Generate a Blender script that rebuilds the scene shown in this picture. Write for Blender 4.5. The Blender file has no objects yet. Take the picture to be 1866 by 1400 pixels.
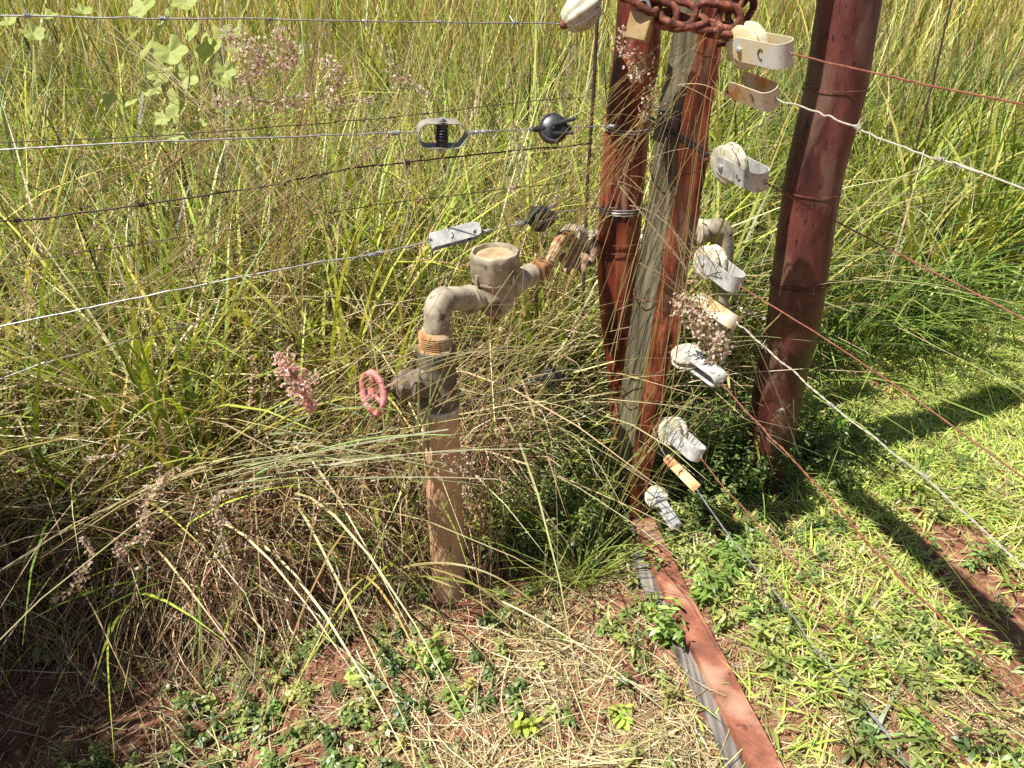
import bpy, math, random
import numpy as np
from mathutils import Vector, Matrix
R = math.radians
S = bpy.context.scene
C = S.collection
rng = np.random.default_rng(11)
random.seed(5)

# ------------------------------------------------------------------ camera
CAM_H, F, PITCH = 1.3, 1400.0, 30.0
cam = bpy.data.objects.new('camera', bpy.data.cameras.new('camera'))
C.objects.link(cam)
cam.location = (0, 0, CAM_H)
cam.rotation_euler = (R(90 - PITCH), 0, 0)
cam.data.sensor_width = 36
cam.data.lens = F / 1866 * 36
cam.data.clip_start = 0.02
cam.data.clip_end = 500
S.camera = cam
# ------------------------------------------------------------------ light
SUN_AZ = Vector((0.90, 0.43, 0)).normalized()      # the way the light travels over the ground
SUN_EL = R(60)
d = Vector((SUN_AZ.x * math.cos(SUN_EL), SUN_AZ.y * math.cos(SUN_EL), -math.sin(SUN_EL)))
sun = bpy.data.objects.new('sun', bpy.data.lights.new('sun', 'SUN'))
C.objects.link(sun)
sun.data.energy = 5.0
sun.data.angle = R(0.5)
sun.data.color = (1.0, 0.96, 0.90)
sun.rotation_euler = d.to_track_quat('-Z', 'Y').to_euler()
w = bpy.data.worlds.new('World')
S.world = w
w.use_nodes = True
nt = w.node_tree
sky = nt.nodes.new('ShaderNodeTexSky')
sky.sky_type = 'NISHITA'
sky.sun_disc = False
sky.sun_elevation = SUN_EL
sky.sun_rotation = math.atan2(-SUN_AZ.x, -SUN_AZ.y)
nt.links.new(sky.outputs[0], nt.nodes['Background'].inputs[0])
nt.nodes['Background'].inputs[1].default_value = 0.05
S.view_settings.view_transform = 'Standard'
S.view_settings.look = 'None'
S.view_settings.exposure = 0.72
S.view_settings.gamma = 1
S.cycles.max_bounces = 6
S.cycles.transparent_max_bounces = 8
S.cycles.use_denoising = False
S.cycles.diffuse_bounces = 3

# ------------------------------------------------------------------ where a pixel of the photograph is in the place
cp, sp = math.cos(R(PITCH)), math.sin(R(PITCH))
CAMP = Vector((0, 0, CAM_H))
def ray(px, py):
    u, v = (px - 933) / F, (700 - py) / F
    return Vector((u, cp + v * sp, -sp + v * cp))
def atY(px, py, Y):
    r = ray(px, py); return CAMP + r * (Y / r.y)
def gnd(px, py, z=0.0):
    r = ray(px, py); return CAMP + r * ((CAM_H - z) / -r.z)
def plane(px, py, P, D):                            # vertical plane through P along D
    n = Vector((-D[1], D[0], 0)); r = ray(px, py)
    return CAMP + r * ((Vector((P[0], P[1], CAM_H)) - CAMP).dot(n) / r.dot(n))
def LF(px, py, back=0.0): return plane(px, py, (0.25, 1.72 + back), (1.18, 0.37))      # the left fence
def RF(px, py, off=0.0): return plane(px, py, (0.5 + off, 1.62), (0.22, -0.75))        # the right fence

# ------------------------------------------------------------------ materials
def newmat(name):
    m = bpy.data.materials.new(name); m.use_nodes = True
    return m, m.node_tree.nodes, m.node_tree.links, m.node_tree.nodes['Principled BSDF']
def noise_mat(name, cols, scale=20, detail=8, rough=(0.5, 0.8), bump=0.2, bscale=None, stretch=(1, 1, 1), metal=0.0, dist=0.002, nrough=0.6, spots=None, spec=0.4, patch=None):
    """cols: (position, colour) stops over noise; spots: (colour, scale, threshold); patch: (colour, scale, lo, hi) of large patches"""
    m, N, L, b = newmat(name)
    tc = N.new('ShaderNodeTexCoord'); mp = N.new('ShaderNodeMapping'); mp.inputs['Scale'].default_value = stretch
    L.new(tc.outputs['Object'], mp.inputs[0])
    n = N.new('ShaderNodeTexNoise'); n.inputs['Scale'].default_value = scale; n.inputs['Detail'].default_value = detail
    n.inputs['Roughness'].default_value = nrough
    L.new(mp.outputs[0], n.inputs['Vector'])
    cr = N.new('ShaderNodeValToRGB')
    e = cr.color_ramp.elements
    while len(e) < len(cols): e.new(0.5)
    for i, (p, c) in enumerate(cols):
        e[i].position = p; e[i].color = (*c, 1)
    L.new(n.outputs[0], cr.inputs[0])
    out = cr.outputs[0]
    for q in ([spots] if spots else []) + ([patch] if patch else []):
        s = N.new('ShaderNodeTexNoise'); s.inputs['Scale'].default_value = q[1]; s.inputs['Detail'].default_value = 5
        L.new(mp.outputs[0], s.inputs['Vector'])
        r = N.new('ShaderNodeValToRGB'); lo = q[2]; hi = q[3] if len(q) > 3 else lo + 0.05
        r.color_ramp.elements[0].position = lo; r.color_ramp.elements[1].position = hi
        L.new(s.outputs[0], r.inputs[0])
        mx = N.new('ShaderNodeMixRGB'); mx.inputs[2].default_value = (*q[0], 1)
        L.new(r.outputs[0], mx.inputs[0]); L.new(out, mx.inputs[1]); out = mx.outputs[0]
    L.new(out, b.inputs['Base Color'])
    mr = N.new('ShaderNodeMapRange'); mr.inputs[3].default_value = rough[0]; mr.inputs[4].default_value = rough[1]
    L.new(n.outputs[0], mr.inputs[0]); L.new(mr.outputs[0], b.inputs['Roughness'])
    b.inputs['Metallic'].default_value = metal
    b.inputs['Specular IOR Level'].default_value = spec
    if bump:
        n2 = N.new('ShaderNodeTexNoise'); n2.inputs['Scale'].default_value = bscale or scale * 2; n2.inputs['Detail'].default_value = 8
        L.new(mp.outputs[0], n2.inputs['Vector'])
        bp = N.new('ShaderNodeBump'); bp.inputs['Strength'].default_value = bump; bp.inputs['Distance'].default_value = dist
        L.new(n2.outputs[0], bp.inputs['Height']); L.new(bp.outputs[0], b.inputs['Normal'])
    return m
def leaf_mat(name, trans=0.35, rough=0.45, spec=0.4, gain=1.0):
    m, N, L, b = newmat(name)
    a = N.new('ShaderNodeAttribute'); a.attribute_name = 'tint'
    hs = N.new('ShaderNodeHueSaturation'); hs.inputs['Value'].default_value = gain
    L.new(a.outputs['Color'], hs.inputs['Color'])
    tr = N.new('ShaderNodeBsdfTranslucent'); mx = N.new('ShaderNodeMixShader')
    hv = N.new('ShaderNodeHueSaturation'); hv.inputs['Saturation'].default_value = 1.15; hv.inputs['Value'].default_value = 1.25
    L.new(hs.outputs[0], hv.inputs['Color']); L.new(hv.outputs[0], tr.inputs[0])
    L.new(hs.outputs[0], b.inputs['Base Color'])
    b.inputs['Roughness'].default_value = rough; b.inputs['Specular IOR Level'].default_value = spec
    mx.inputs[0].default_value = trans
    L.new(b.outputs[0], mx.inputs[1]); L.new(tr.outputs[0], mx.inputs[2])
    L.new(mx.outputs[0], N['Material Output'].inputs[0])
    return m

M = {}
M['soil'] = noise_mat('red_soil', [(0.3, (0.085, 0.036, 0.022)), (0.5, (0.23, 0.10, 0.06)), (0.7, (0.37, 0.185, 0.115))], scale=14, detail=12, rough=(0.85, 1), bump=0.9, bscale=90, dist=0.006, spec=0.15, spots=((0.34, 0.24, 0.12), 40, 0.6))
M['redpost'] = noise_mat('red_painted_wood', [(0.38, (0.025, 0.007, 0.005)), (0.49, (0.16, 0.026, 0.014)), (0.62, (0.34, 0.10, 0.042))], scale=26, stretch=(1, 1, 0.12), rough=(0.35, 0.7), bump=0.8, bscale=34, dist=0.005, spots=((0.36, 0.20, 0.11), 22, 0.62, 0.70), spec=0.4)
M['bigpost'] = noise_mat('oxide_painted_pole', [(0.36, (0.026, 0.007, 0.006)), (0.5, (0.078, 0.017, 0.013)), (0.64, (0.155, 0.045, 0.033))], scale=13, stretch=(1, 1, 0.35), rough=(0.35, 0.65), bump=0.6, bscale=90, dist=0.002, spots=((0.03, 0.008, 0.006), 110, 0.60, 0.66), patch=((0.155, 0.08, 0.055), 15, 0.53, 0.62), spec=0.55)
M['greywood'] = noise_mat('weathered_grey_wood', [(0.3, (0.035, 0.030, 0.018)), (0.5, (0.125, 0.11, 0.065)), (0.7, (0.24, 0.215, 0.145))], scale=22, stretch=(3, 3, 0.10), rough=(0.7, 0.95), bump=0.8, bscale=40, dist=0.003, spec=0.2)
M['redface'] = noise_mat('flaking_red_face', [(0.39, (0.045, 0.016, 0.012)), (0.48, (0.34, 0.070, 0.035)), (0.62, (0.60, 0.21, 0.11))], scale=20, stretch=(1.6, 1.6, 0.3), rough=(0.5, 0.85), bump=1.0, bscale=40, dist=0.005, spots=((0.17, 0.12, 0.075), 9, 0.50, 0.60), spec=0.4)
M['rail'] = noise_mat('orange_oxide_paint', [(0.34, (0.15, 0.06, 0.038)), (0.5, (0.30, 0.105, 0.06)), (0.66, (0.42, 0.18, 0.11))], scale=16, rough=(0.6, 0.9), bump=0.5, bscale=90, dist=0.002, spots=((0.12, 0.04, 0.025), 45, 0.60, 0.68), patch=((0.42, 0.25, 0.16), 8, 0.52, 0.66))
M['plank'] = noise_mat('grey_old_plank', [(0.36, (0.05, 0.042, 0.036)), (0.5, (0.17, 0.15, 0.13)), (0.64, (0.30, 0.27, 0.24))], scale=26, stretch=(3, 0.15, 3), rough=(0.8, 1), bump=0.7, bscale=50, dist=0.003, spec=0.15)
M['rust'] = noise_mat('rusted_iron', [(0.36, (0.045, 0.015, 0.010)), (0.5, (0.15, 0.048, 0.028)), (0.66, (0.32, 0.13, 0.08))], scale=70, rough=(0.6, 0.9), bump=0.5, bscale=300, dist=0.0015, spec=0.3)
M['rustwire'] = noise_mat('rusted_wire', [(0.35, (0.15, 0.045, 0.026)), (0.65, (0.30, 0.115, 0.065))], scale=90, rough=(0.5, 0.8), bump=0, spec=0.3)
M['galv'] = noise_mat('galvanised_wire', [(0.35, (0.20, 0.20, 0.195)), (0.65, (0.42, 0.42, 0.41))], scale=120, rough=(0.35, 0.55), bump=0, metal=0.35)
M['palewire'] = noise_mat('pale_galvanised_wire', [(0.35, (0.34, 0.31, 0.23)), (0.65, (0.52, 0.48, 0.38))], scale=120, rough=(0.5, 0.7), bump=0, metal=0.1)
M['darkwire'] = noise_mat('dark_old_wire', [(0.35, (0.035, 0.02, 0.016)), (0.65, (0.10, 0.05, 0.04))], scale=90, rough=(0.5, 0.8), bump=0)
M['zinc'] = noise_mat('zinc_strap', [(0.35, (0.36, 0.36, 0.33)), (0.52, (0.52, 0.52, 0.48)), (0.7, (0.62, 0.62, 0.57))], scale=45, rough=(0.4, 0.65), bump=0.05, bscale=60, dist=0.0004, metal=0.2, spots=((0.28, 0.24, 0.19), 60, 0.60, 0.70))
M['zincrust'] = noise_mat('stained_strap', [(0.35, (0.60, 0.58, 0.50)), (0.5, (0.66, 0.50, 0.30)), (0.62, (0.60, 0.26, 0.09))], scale=22, detail=4, rough=(0.45, 0.7), bump=0.05, bscale=60, dist=0.0004, metal=0.1)
M['zincyellow'] = noise_mat('yellowed_strap', [(0.42, (0.62, 0.62, 0.58)), (0.56, (0.68, 0.58, 0.36)), (0.7, (0.64, 0.48, 0.22))], scale=20, detail=4, rough=(0.45, 0.7), bump=0.1, metal=0.1)
M['zincgrey'] = noise_mat('dull_grey_strap', [(0.3, (0.22, 0.20, 0.15)), (0.6, (0.38, 0.36, 0.29))], scale=45, rough=(0.45, 0.7), bump=0, metal=0.2)
M['zincscuff'] = noise_mat('scuffed_strap', [(0.35, (0.30, 0.30, 0.28)), (0.6, (0.50, 0.50, 0.47))], scale=45, rough=(0.4, 0.65), bump=0, spots=((0.04, 0.04, 0.04), 38, 0.60, 0.64))
M['orange'] = noise_mat('orange_stained_tag', [(0.35, (0.72, 0.55, 0.32)), (0.5, (0.68, 0.38, 0.15)), (0.65, (0.58, 0.20, 0.07))], scale=25, detail=4, rough=(0.45, 0.7), bump=0.15)
M['porcelain'] = noise_mat('cream_reel', [(0.38, (0.46, 0.42, 0.30)), (0.58, (0.68, 0.64, 0.50))], scale=30, rough=(0.25, 0.4), bump=0.05, spots=((0.30, 0.24, 0.14), 46, 0.60, 0.72), spec=0.5)
M['yellowreel'] = noise_mat('yellowed_reel', [(0.35, (0.72, 0.60, 0.30)), (0.6, (0.76, 0.70, 0.48))], scale=25, rough=(0.25, 0.4), bump=0.05, spots=((0.40, 0.24, 0.10), 40, 0.62, 0.72), spec=0.5)
M['black'] = noise_mat('black_plastic', [(0.3, (0.012, 0.012, 0.014)), (0.7, (0.035, 0.035, 0.04))], scale=40, rough=(0.3, 0.5), bump=0.08, spec=0.6)
M['blackedge'] = noise_mat('highlit_black_plastic', [(0.3, (0.03, 0.03, 0.034)), (0.7, (0.075, 0.075, 0.08))], scale=40, rough=(0.3, 0.45), bump=0, spec=0.6)  # lighter black: the highlight on fork and rim is put into the colour
M['mark'] = noise_mat('dark_punched_slot', [(0.3, (0.03, 0.03, 0.03)), (0.7, (0.08, 0.07, 0.06))], scale=40, bump=0)
M['brass'] = noise_mat('dull_brass', [(0.3, (0.30, 0.20, 0.08)), (0.7, (0.52, 0.38, 0.19))], scale=30, rough=(0.4, 0.6), bump=0.2, metal=0.4)
M['pipegrey'] = noise_mat('weathered_grey_pipe', [(0.35, (0.24, 0.20, 0.14)), (0.5, (0.40, 0.345, 0.25)), (0.66, (0.56, 0.49, 0.37))], scale=20, rough=(0.55, 0.9), bump=0.6, bscale=55, dist=0.003, spots=((0.10, 0.07, 0.045), 36, 0.62, 0.72), spec=0.25)
M['pipetan'] = noise_mat('mud_stained_pipe', [(0.3, (0.40, 0.25, 0.145)), (0.5, (0.60, 0.36, 0.21)), (0.72, (0.66, 0.50, 0.33))], scale=10, stretch=(1, 1, 0.5), rough=(0.6, 0.9), bump=0.25, bscale=90, dist=0.0015, spots=((0.30, 0.12, 0.06), 12, 0.6, 0.75), spec=0.3)
M['pipedark'] = noise_mat('dark_socket', [(0.3, (0.07, 0.058, 0.04)), (0.6, (0.17, 0.145, 0.10)), (0.8, (0.26, 0.22, 0.16))], scale=26, rough=(0.5, 0.8), bump=0.4, bscale=90)
M['pipewhite'] = noise_mat('pale_plastic_fitting', [(0.3, (0.42, 0.41, 0.36)), (0.6, (0.60, 0.59, 0.53))], scale=20, rough=(0.4, 0.7), bump=0.15, spots=((0.25, 0.2, 0.13), 30, 0.64, 0.74))
M['meter'] = noise_mat('dusty_meter_body', [(0.35, (0.20, 0.165, 0.11)), (0.5, (0.37, 0.315, 0.22)), (0.66, (0.52, 0.455, 0.33))], scale=22, rough=(0.6, 0.9), bump=0.5, bscale=80, dist=0.002, spots=((0.12, 0.085, 0.05), 30, 0.60, 0.7), spec=0.25)
M['lid'] = noise_mat('dirty_meter_lid', [(0.3, (0.26, 0.16, 0.08)), (0.5, (0.42, 0.31, 0.17)), (0.72, (0.50, 0.41, 0.26))], scale=35, rough=(0.8, 1), bump=0.6, bscale=80, dist=0.002)
M['rustpipe'] = noise_mat('orange_rusted_pipe', [(0.36, (0.17, 0.09, 0.045)), (0.48, (0.40, 0.20, 0.08)), (0.56, (0.50, 0.36, 0.20)), (0.68, (0.46, 0.41, 0.30))], scale=26, rough=(0.7, 0.9), bump=0.5, bscale=90)
M['handwheel'] = noise_mat('faded_pink_paint', [(0.40, (0.24, 0.09, 0.05)), (0.47, (0.55, 0.17, 0.15)), (0.62, (0.72, 0.36, 0.38))], scale=34, rough=(0.5, 0.8), bump=0.4, bscale=120, dist=0.001)
M['bonnet'] = noise_mat('grimy_valve_bonnet', [(0.3, (0.06, 0.045, 0.03)), (0.5, (0.19, 0.14, 0.095)), (0.72, (0.40, 0.34, 0.27))], scale=50, rough=(0.6, 0.9), bump=0.7, bscale=110, dist=0.002)
M['dryleaf'] = noise_mat('dry_brown_leaf', [(0.3, (0.22, 0.13, 0.07)), (0.7, (0.45, 0.31, 0.20))], scale=30, rough=(0.7, 0.9), bump=0.5)
M['grass'] = leaf_mat('grass_blades', 0.28, 0.42, 0.38)
M['dry'] = leaf_mat('dry_grass', 0.14, 0.45, 0.45)
M['leaf'] = leaf_mat('leaves', 0.30, 0.38, 0.5)
M['plume'] = leaf_mat('seed_plume', 0.40, 0.7, 0.2)

# ------------------------------------------------------------------ mesh helpers: geometry is (verts, faces)
def tube(pts, rad, seg=10, caps=True):
    pts = [Vector(p) for p in pts]; n = len(pts)
    if not hasattr(rad, '__len__'): rad = [rad] * n
    V, Fc = [], []
    t = (pts[1] - pts[0]).normalized()
    u = t.orthogonal().normalized()
    for i, p in enumerate(pts):
        a, b = pts[max(i - 1, 0)], pts[min(i + 1, n - 1)]
        t = (b - a).normalized()
        u = (u - t * u.dot(t)).normalized(); v = t.cross(u)
        for k in range(seg):
            q = 2 * math.pi * k / seg
            V.append(p + (u * math.cos(q) + v * math.sin(q)) * rad[i])
    for i in range(n - 1):
        for k in range(seg):
            k2 = (k + 1) % seg
            Fc.append((i * seg + k, i * seg + k2, (i + 1) * seg + k2, (i + 1) * seg + k))
    if caps:
        Fc.append(tuple(range(seg))[::-1]); Fc.append(tuple((n - 1) * seg + k for k in range(seg)))
    return V, Fc
def frame_of(z, x=None):
    z = Vector(z).normalized(); x = Vector(x) if x is not None else z.orthogonal()
    x = (x - z * x.dot(z)).normalized(); y = z.cross(x)
    return Matrix((x, y, z)).transposed()
def lathe(prof, o, axis, seg=32, ribs=0, ramp=0.0, x=None):
    m = frame_of(axis, x); o = Vector(o); V, Fc = [], []
    for (r, z) in prof:
        for k in range(seg):
            q = 2 * math.pi * k / seg
            rr = r * (1 + (ramp * abs(math.cos(q * ribs / 2)) if ribs else 0))
            V.append(o + m @ Vector((rr * math.cos(q), rr * math.sin(q), z)))
    n = len(prof)
    for i in range(n - 1):
        for k in range(seg):
            k2 = (k + 1) % seg
            Fc.append((i * seg + k, i * seg + k2, (i + 1) * seg + k2, (i + 1) * seg + k))
    Fc.append(tuple(range(seg))[::-1]); Fc.append(tuple((n - 1) * seg + k for k in range(seg)))
    return V, Fc
def box(o, m, sx, sy, sz):
    o = Vector(o); V = [o + m @ Vector((a * sx / 2, b * sy / 2, c * sz / 2)) for a in (-1, 1) for b in (-1, 1) for c in (-1, 1)]
    return V, [(0, 1, 3, 2), (4, 6, 7, 5), (0, 4, 5, 1), (2, 3, 7, 6), (0, 2, 6, 4), (1, 5, 7, 3)]
def ribbon_solid(path, widths, ydir, th):
    """flat bar: path of points, half widths along ydir, thickness th"""
    path = [Vector(p) for p in path]; n = len(path); V, Fc = [], []
    yd = Vector(ydir).normalized()
    for i, p in enumerate(path):
        t = (path[min(i + 1, n - 1)] - path[max(i - 1, 0)]).normalized(); nn = t.cross(yd).normalized()
        for a, b in ((-1, -1), (1, -1), (1, 1), (-1, 1)):
            V.append(p + yd * widths[i] * a + nn * th / 2 * b)
    for i in range(n - 1):
        for k in range(4):
            k2 = (k + 1) % 4
            Fc.append((i * 4 + k, i * 4 + k2, i * 4 + 4 + k2, i * 4 + 4 + k))
    Fc += [(3, 2, 1, 0), tuple((n - 1) * 4 + k for k in range(4))]
    return V, Fc
def join(*gs):
    V, Fc = [], []
    for v, f in gs:
        o = len(V); V += list(v); Fc += [tuple(i + o for i in q) for q in f]
    return V, Fc
def smooth_path(pts, n=8):
    P = [Vector(p) for p in pts]; out = []
    for i in range(len(P) - 1):
        a, b, c, e = P[max(i - 1, 0)], P[i], P[i + 1], P[min(i + 2, len(P) - 1)]
        for k in range(n):
            t = k / n
            out.append(0.5 * ((2 * b) + (c - a) * t + (2 * a - 5 * b + 4 * c - e) * t * t + (3 * b - a - 3 * c + e) * t ** 3))
    return out + [P[-1]]

def add_mesh(name, geo, mat, parent=None, loc=None, smooth=True, bevel=0, sub=0, mats=None, mi=None):
    V, Fc = geo
    o0 = Vector(loc) if loc is not None else (Vector(parent['o0']) if parent else Vector((0, 0, 0)))
    me = bpy.data.meshes.new(name)
    me.from_pydata([tuple(Vector(v) - o0) for v in V], [], Fc)
    for mm in (mats or [mat]): me.materials.append(mm)
    if mi:
        for p in me.polygons: p.material_index = mi(p)
    o = bpy.data.objects.new(name, me); C.objects.link(o)
    if smooth:
        for p in me.polygons: p.use_smooth = True
        me.set_sharp_from_angle(angle=R(38))
    if bevel:
        b = o.modifiers.new('bevel', 'BEVEL'); b.width = bevel; b.segments = 2; b.limit_method = 'ANGLE'
    if sub:
        s = o.modifiers.new('sub', 'SUBSURF'); s.levels = s.render_levels = sub
    if parent: o.parent = parent
    else: o.location = o0
    o['o0'] = tuple(o0)
    return o
def tag(o, label, cat, group=None, kind=None):
    if label: o['label'] = label
    if cat: o['category'] = cat
    if group: o['group'] = group
    if kind: o['kind'] = kind
    return o
def thing(name, label, cat, loc, group=None):
    o = bpy.data.objects.new(name, None); C.objects.link(o); o.location = loc; o['o0'] = tuple(loc)
    o.empty_display_size = 0.02
    return tag(o, label, cat, group)

# ------------------------------------------------------------------ vegetation helpers (numpy ribbons)
def ribbon_mesh(name, Cn, W, Sd, Col, mat, loc=(0, 0, 0), parent=None):
    """Cn (N,K,3) centre lines, W (N,K) half widths, Sd (N,3) or (N,K,3) side vectors, Col (N,3) or (N,K,3)"""
    N, K, _ = Cn.shape
    if Sd.ndim == 2: Sd = np.repeat(Sd[:, None, :], K, 1)
    if Col.ndim == 2: Col = np.repeat(Col[:, None, :], K, 1)
    A = Cn - Sd * W[..., None]; B = Cn + Sd * W[..., None]
    V = np.stack([A, B], 2).reshape(-1, 3) - np.array(loc)
    idx = np.arange(N * K * 2).reshape(N, K, 2)
    q = np.stack([idx[:, :-1, 0], idx[:, :-1, 1], idx[:, 1:, 1], idx[:, 1:, 0]], -1).reshape(-1, 4)
    me = bpy.data.meshes.new(name)
    me.vertices.add(len(V)); me.vertices.foreach_set('co', V.astype(np.float32).ravel())
    me.loops.add(q.size); me.loops.foreach_set('vertex_index', q.astype(np.int32).ravel())
    me.polygons.add(len(q))
    me.polygons.foreach_set('loop_start', (np.arange(len(q)) * 4).astype(np.int32))
    me.polygons.foreach_set('use_smooth', np.ones(len(q), bool))
    me.update(calc_edges=True)
    at = me.color_attributes.new('tint', 'FLOAT_COLOR', 'POINT')
    cc = np.concatenate([np.repeat(Col[:, :, None, :], 2, 2), np.ones((N, K, 2, 1))], -1)
    at.data.foreach_set('color', np.clip(cc, 0, 1).astype(np.float32).ravel())
    me.materials.append(mat)
    o = bpy.data.objects.new(name, me); C.objects.link(o)
    if parent: o.parent = parent
    else: o.location = loc
    return o
class Veg:
    def __init__(s): s.b = {}
    def add(s, Cn, W, Sd, Col):
        if len(Cn) == 0: return
        K = Cn.shape[1]
        if Sd.ndim == 2: Sd = np.repeat(Sd[:, None, :], K, 1)
        if Col.ndim == 2: Col = np.repeat(Col[:, None, :], K, 1)
        s.b.setdefault(K, []).append((Cn, W, Sd, Col))
    def build(s, name, mat, loc=(0, 0, 0), parent=None):
        KM = max(s.b)
        parts = []
        for K, l in s.b.items():                    # bring every strip to the same number of points
            for Cn, W, Sd, Col in l:
                if K < KM:
                    r = KM - K
                    t = np.linspace(0, K - 1, KM); i = np.minimum(t.astype(int), K - 2); f = (t - i)
                    ip = lambda a: a[:, i] * (1 - f).reshape((1, -1) + (1,) * (a.ndim - 2)) + a[:, i + 1] * f.reshape((1, -1) + (1,) * (a.ndim - 2))
                    Cn, W, Sd, Col = ip(Cn), ip(W), ip(Sd), ip(Col)
                parts.append((Cn, W, Sd, Col))
        return ribbon_mesh(name, *[np.concatenate([p[i] for p in parts]) for i in range(4)], mat, loc, parent)
def U(a, b, n): return rng.uniform(a, b, n)
def pal(cols, n, wts=None, var=0.18):
    cols = np.array(cols); i = rng.choice(len(cols), n, p=None if wts is None else np.array(wts) / sum(wts))
    c = cols[i] * np.exp(rng.normal(0, var, (n, 1))) * np.exp(rng.normal(0, 0.06, (n, 3)))
    return c
def blades(base, h, az, tilt, bend, width, K=6, droop=0.5, wob=0.02, prof='blade'):
    """leaf blades: base (N,3); returns centre lines, half widths, sides"""
    n = len(base); s = np.linspace(0, 1, K)[None, :]
    dx, dy = np.cos(az)[:, None], np.sin(az)[:, None]
    r = h[:, None] * (tilt[:, None] * s + bend[:, None] * s ** 2.2)
    z = h[:, None] * (s - droop * bend[:, None] * s ** 3)
    lat = h[:, None] * wob * np.sin(s * U(2, 6, n)[:, None] + U(0, 6, n)[:, None]) * s
    Cn = np.stack([base[:, 0:1] + dx * r - dy * lat, base[:, 1:2] + dy * r + dx * lat, base[:, 2:3] + z], -1)
    if prof == 'blade': p = np.clip(np.minimum(0.55 + 1.6 * s, 1.0) * (1 - s ** 2.5), 0.04, 1)
    elif prof == 'stem': p = 1 - 0.55 * s
    else: p = np.clip(np.sin(np.pi * np.clip(s * 0.94 + 0.06, 0, 1)) ** 0.7, 0.06, 1)
    W = width[:, None] * 0.5 * p
    tw = U(-0.9, 0.9, n)
    Sd = np.stack([-np.sin(az) * np.cos(tw) + np.cos(az) * np.sin(tw) * 0.6, np.cos(az) * np.cos(tw) + np.sin(az) * np.sin(tw) * 0.6, np.sin(tw) * 0.5], -1)
    Sd /= np.linalg.norm(Sd, axis=1, keepdims=True)
    return Cn, W, Sd
def sample(n, x0, x1, y0, y1, keep):
    p = np.stack([U(x0, x1, n), U(y0, y1, n)], -1)
    return p[keep(p[:, 0], p[:, 1])]
EX = np.array([-6, -3, -1.5, -1.1, -.6, -.25, 0.05, .35, .6, 1.0, 1.6, 2.4, 5]); EY = np.array([1.0, 1.05, 1.15, 1.25, 1.40, 1.52, 1.78, 1.95, 2.05, 2.25, 2.6, 3.2, 4.4])
def edge(x): return np.interp(x, EX, EY)
def vnoise(x, y, sc, seed=0):                       # smooth value noise
    r = np.random.default_rng(seed).random((64, 64))
    X, Y = x * sc + 31.7, y * sc + 17.3
    i, j = np.floor(X).astype(int), np.floor(Y).astype(int); f, g = X - i, Y - j
    f, g = f * f * (3 - 2 * f), g * g * (3 - 2 * g)
    q = lambda a, b: r[a % 64, b % 64]
    return (q(i, j) * (1 - f) + q(i + 1, j) * f) * (1 - g) + (q(i, j + 1) * (1 - f) + q(i + 1, j + 1) * f) * g
def gz(x, y):                                       # height of the ground
    x, y = np.asarray(x, float), np.asarray(y, float)
    near = np.exp(-np.maximum(np.hypot(x - .3, y - 1.6) - 2.5, 0) / 2)
    return ((vnoise(x, y, 2.2, 1) - .5) * 0.045 + (vnoise(x, y, 9, 2) - .5) * 0.014 + (vnoise(x, y, 31, 3) - .5) * 0.013 + (vnoise(x, y, 70, 4) - .5) * 0.010) * near

# ------------------------------------------------------------------ ground
def axis_pts(a, b, step, far):
    mid = list(np.arange(a, b, step)); out = []; s = step; v = b
    while v < far: out.append(v); s *= 1.35; v += s
    lo = []; s = step; v = a - step
    while v > -far: lo.append(v); s *= 1.35; v -= s
    return np.array(lo[::-1] + mid + out + [far])
gx, gy = axis_pts(-1.5, 2.2, 0.011, 120), axis_pts(0.45, 2.6, 0.011, 120)
GX, GY = np.meshgrid(gx, gy)
GV = np.stack([GX, GY, gz(GX, GY)], -1).reshape(-1, 3)
ii = np.arange(len(gx) * len(gy)).reshape(len(gy), len(gx))
q = np.stack([ii[:-1, :-1], ii[:-1, 1:], ii[1:, 1:], ii[1:, :-1]], -1).reshape(-1, 4)
me = bpy.data.meshes.new('ground')
me.vertices.add(len(GV)); me.vertices.foreach_set('co', GV.astype(np.float32).ravel())
me.loops.add(q.size); me.loops.foreach_set('vertex_index', q.astype(np.int32).ravel())
me.polygons.add(len(q)); me.polygons.foreach_set('loop_start', (np.arange(len(q)) * 4).astype(np.int32))
me.polygons.foreach_set('use_smooth', np.ones(len(q), bool)); me.update(calc_edges=True)
me.materials.append(M['soil'])
g = bpy.data.objects.new('ground', me); C.objects.link(g); tag(g, 'red clay soil showing between straw and low plants', None, kind='structure')

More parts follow.
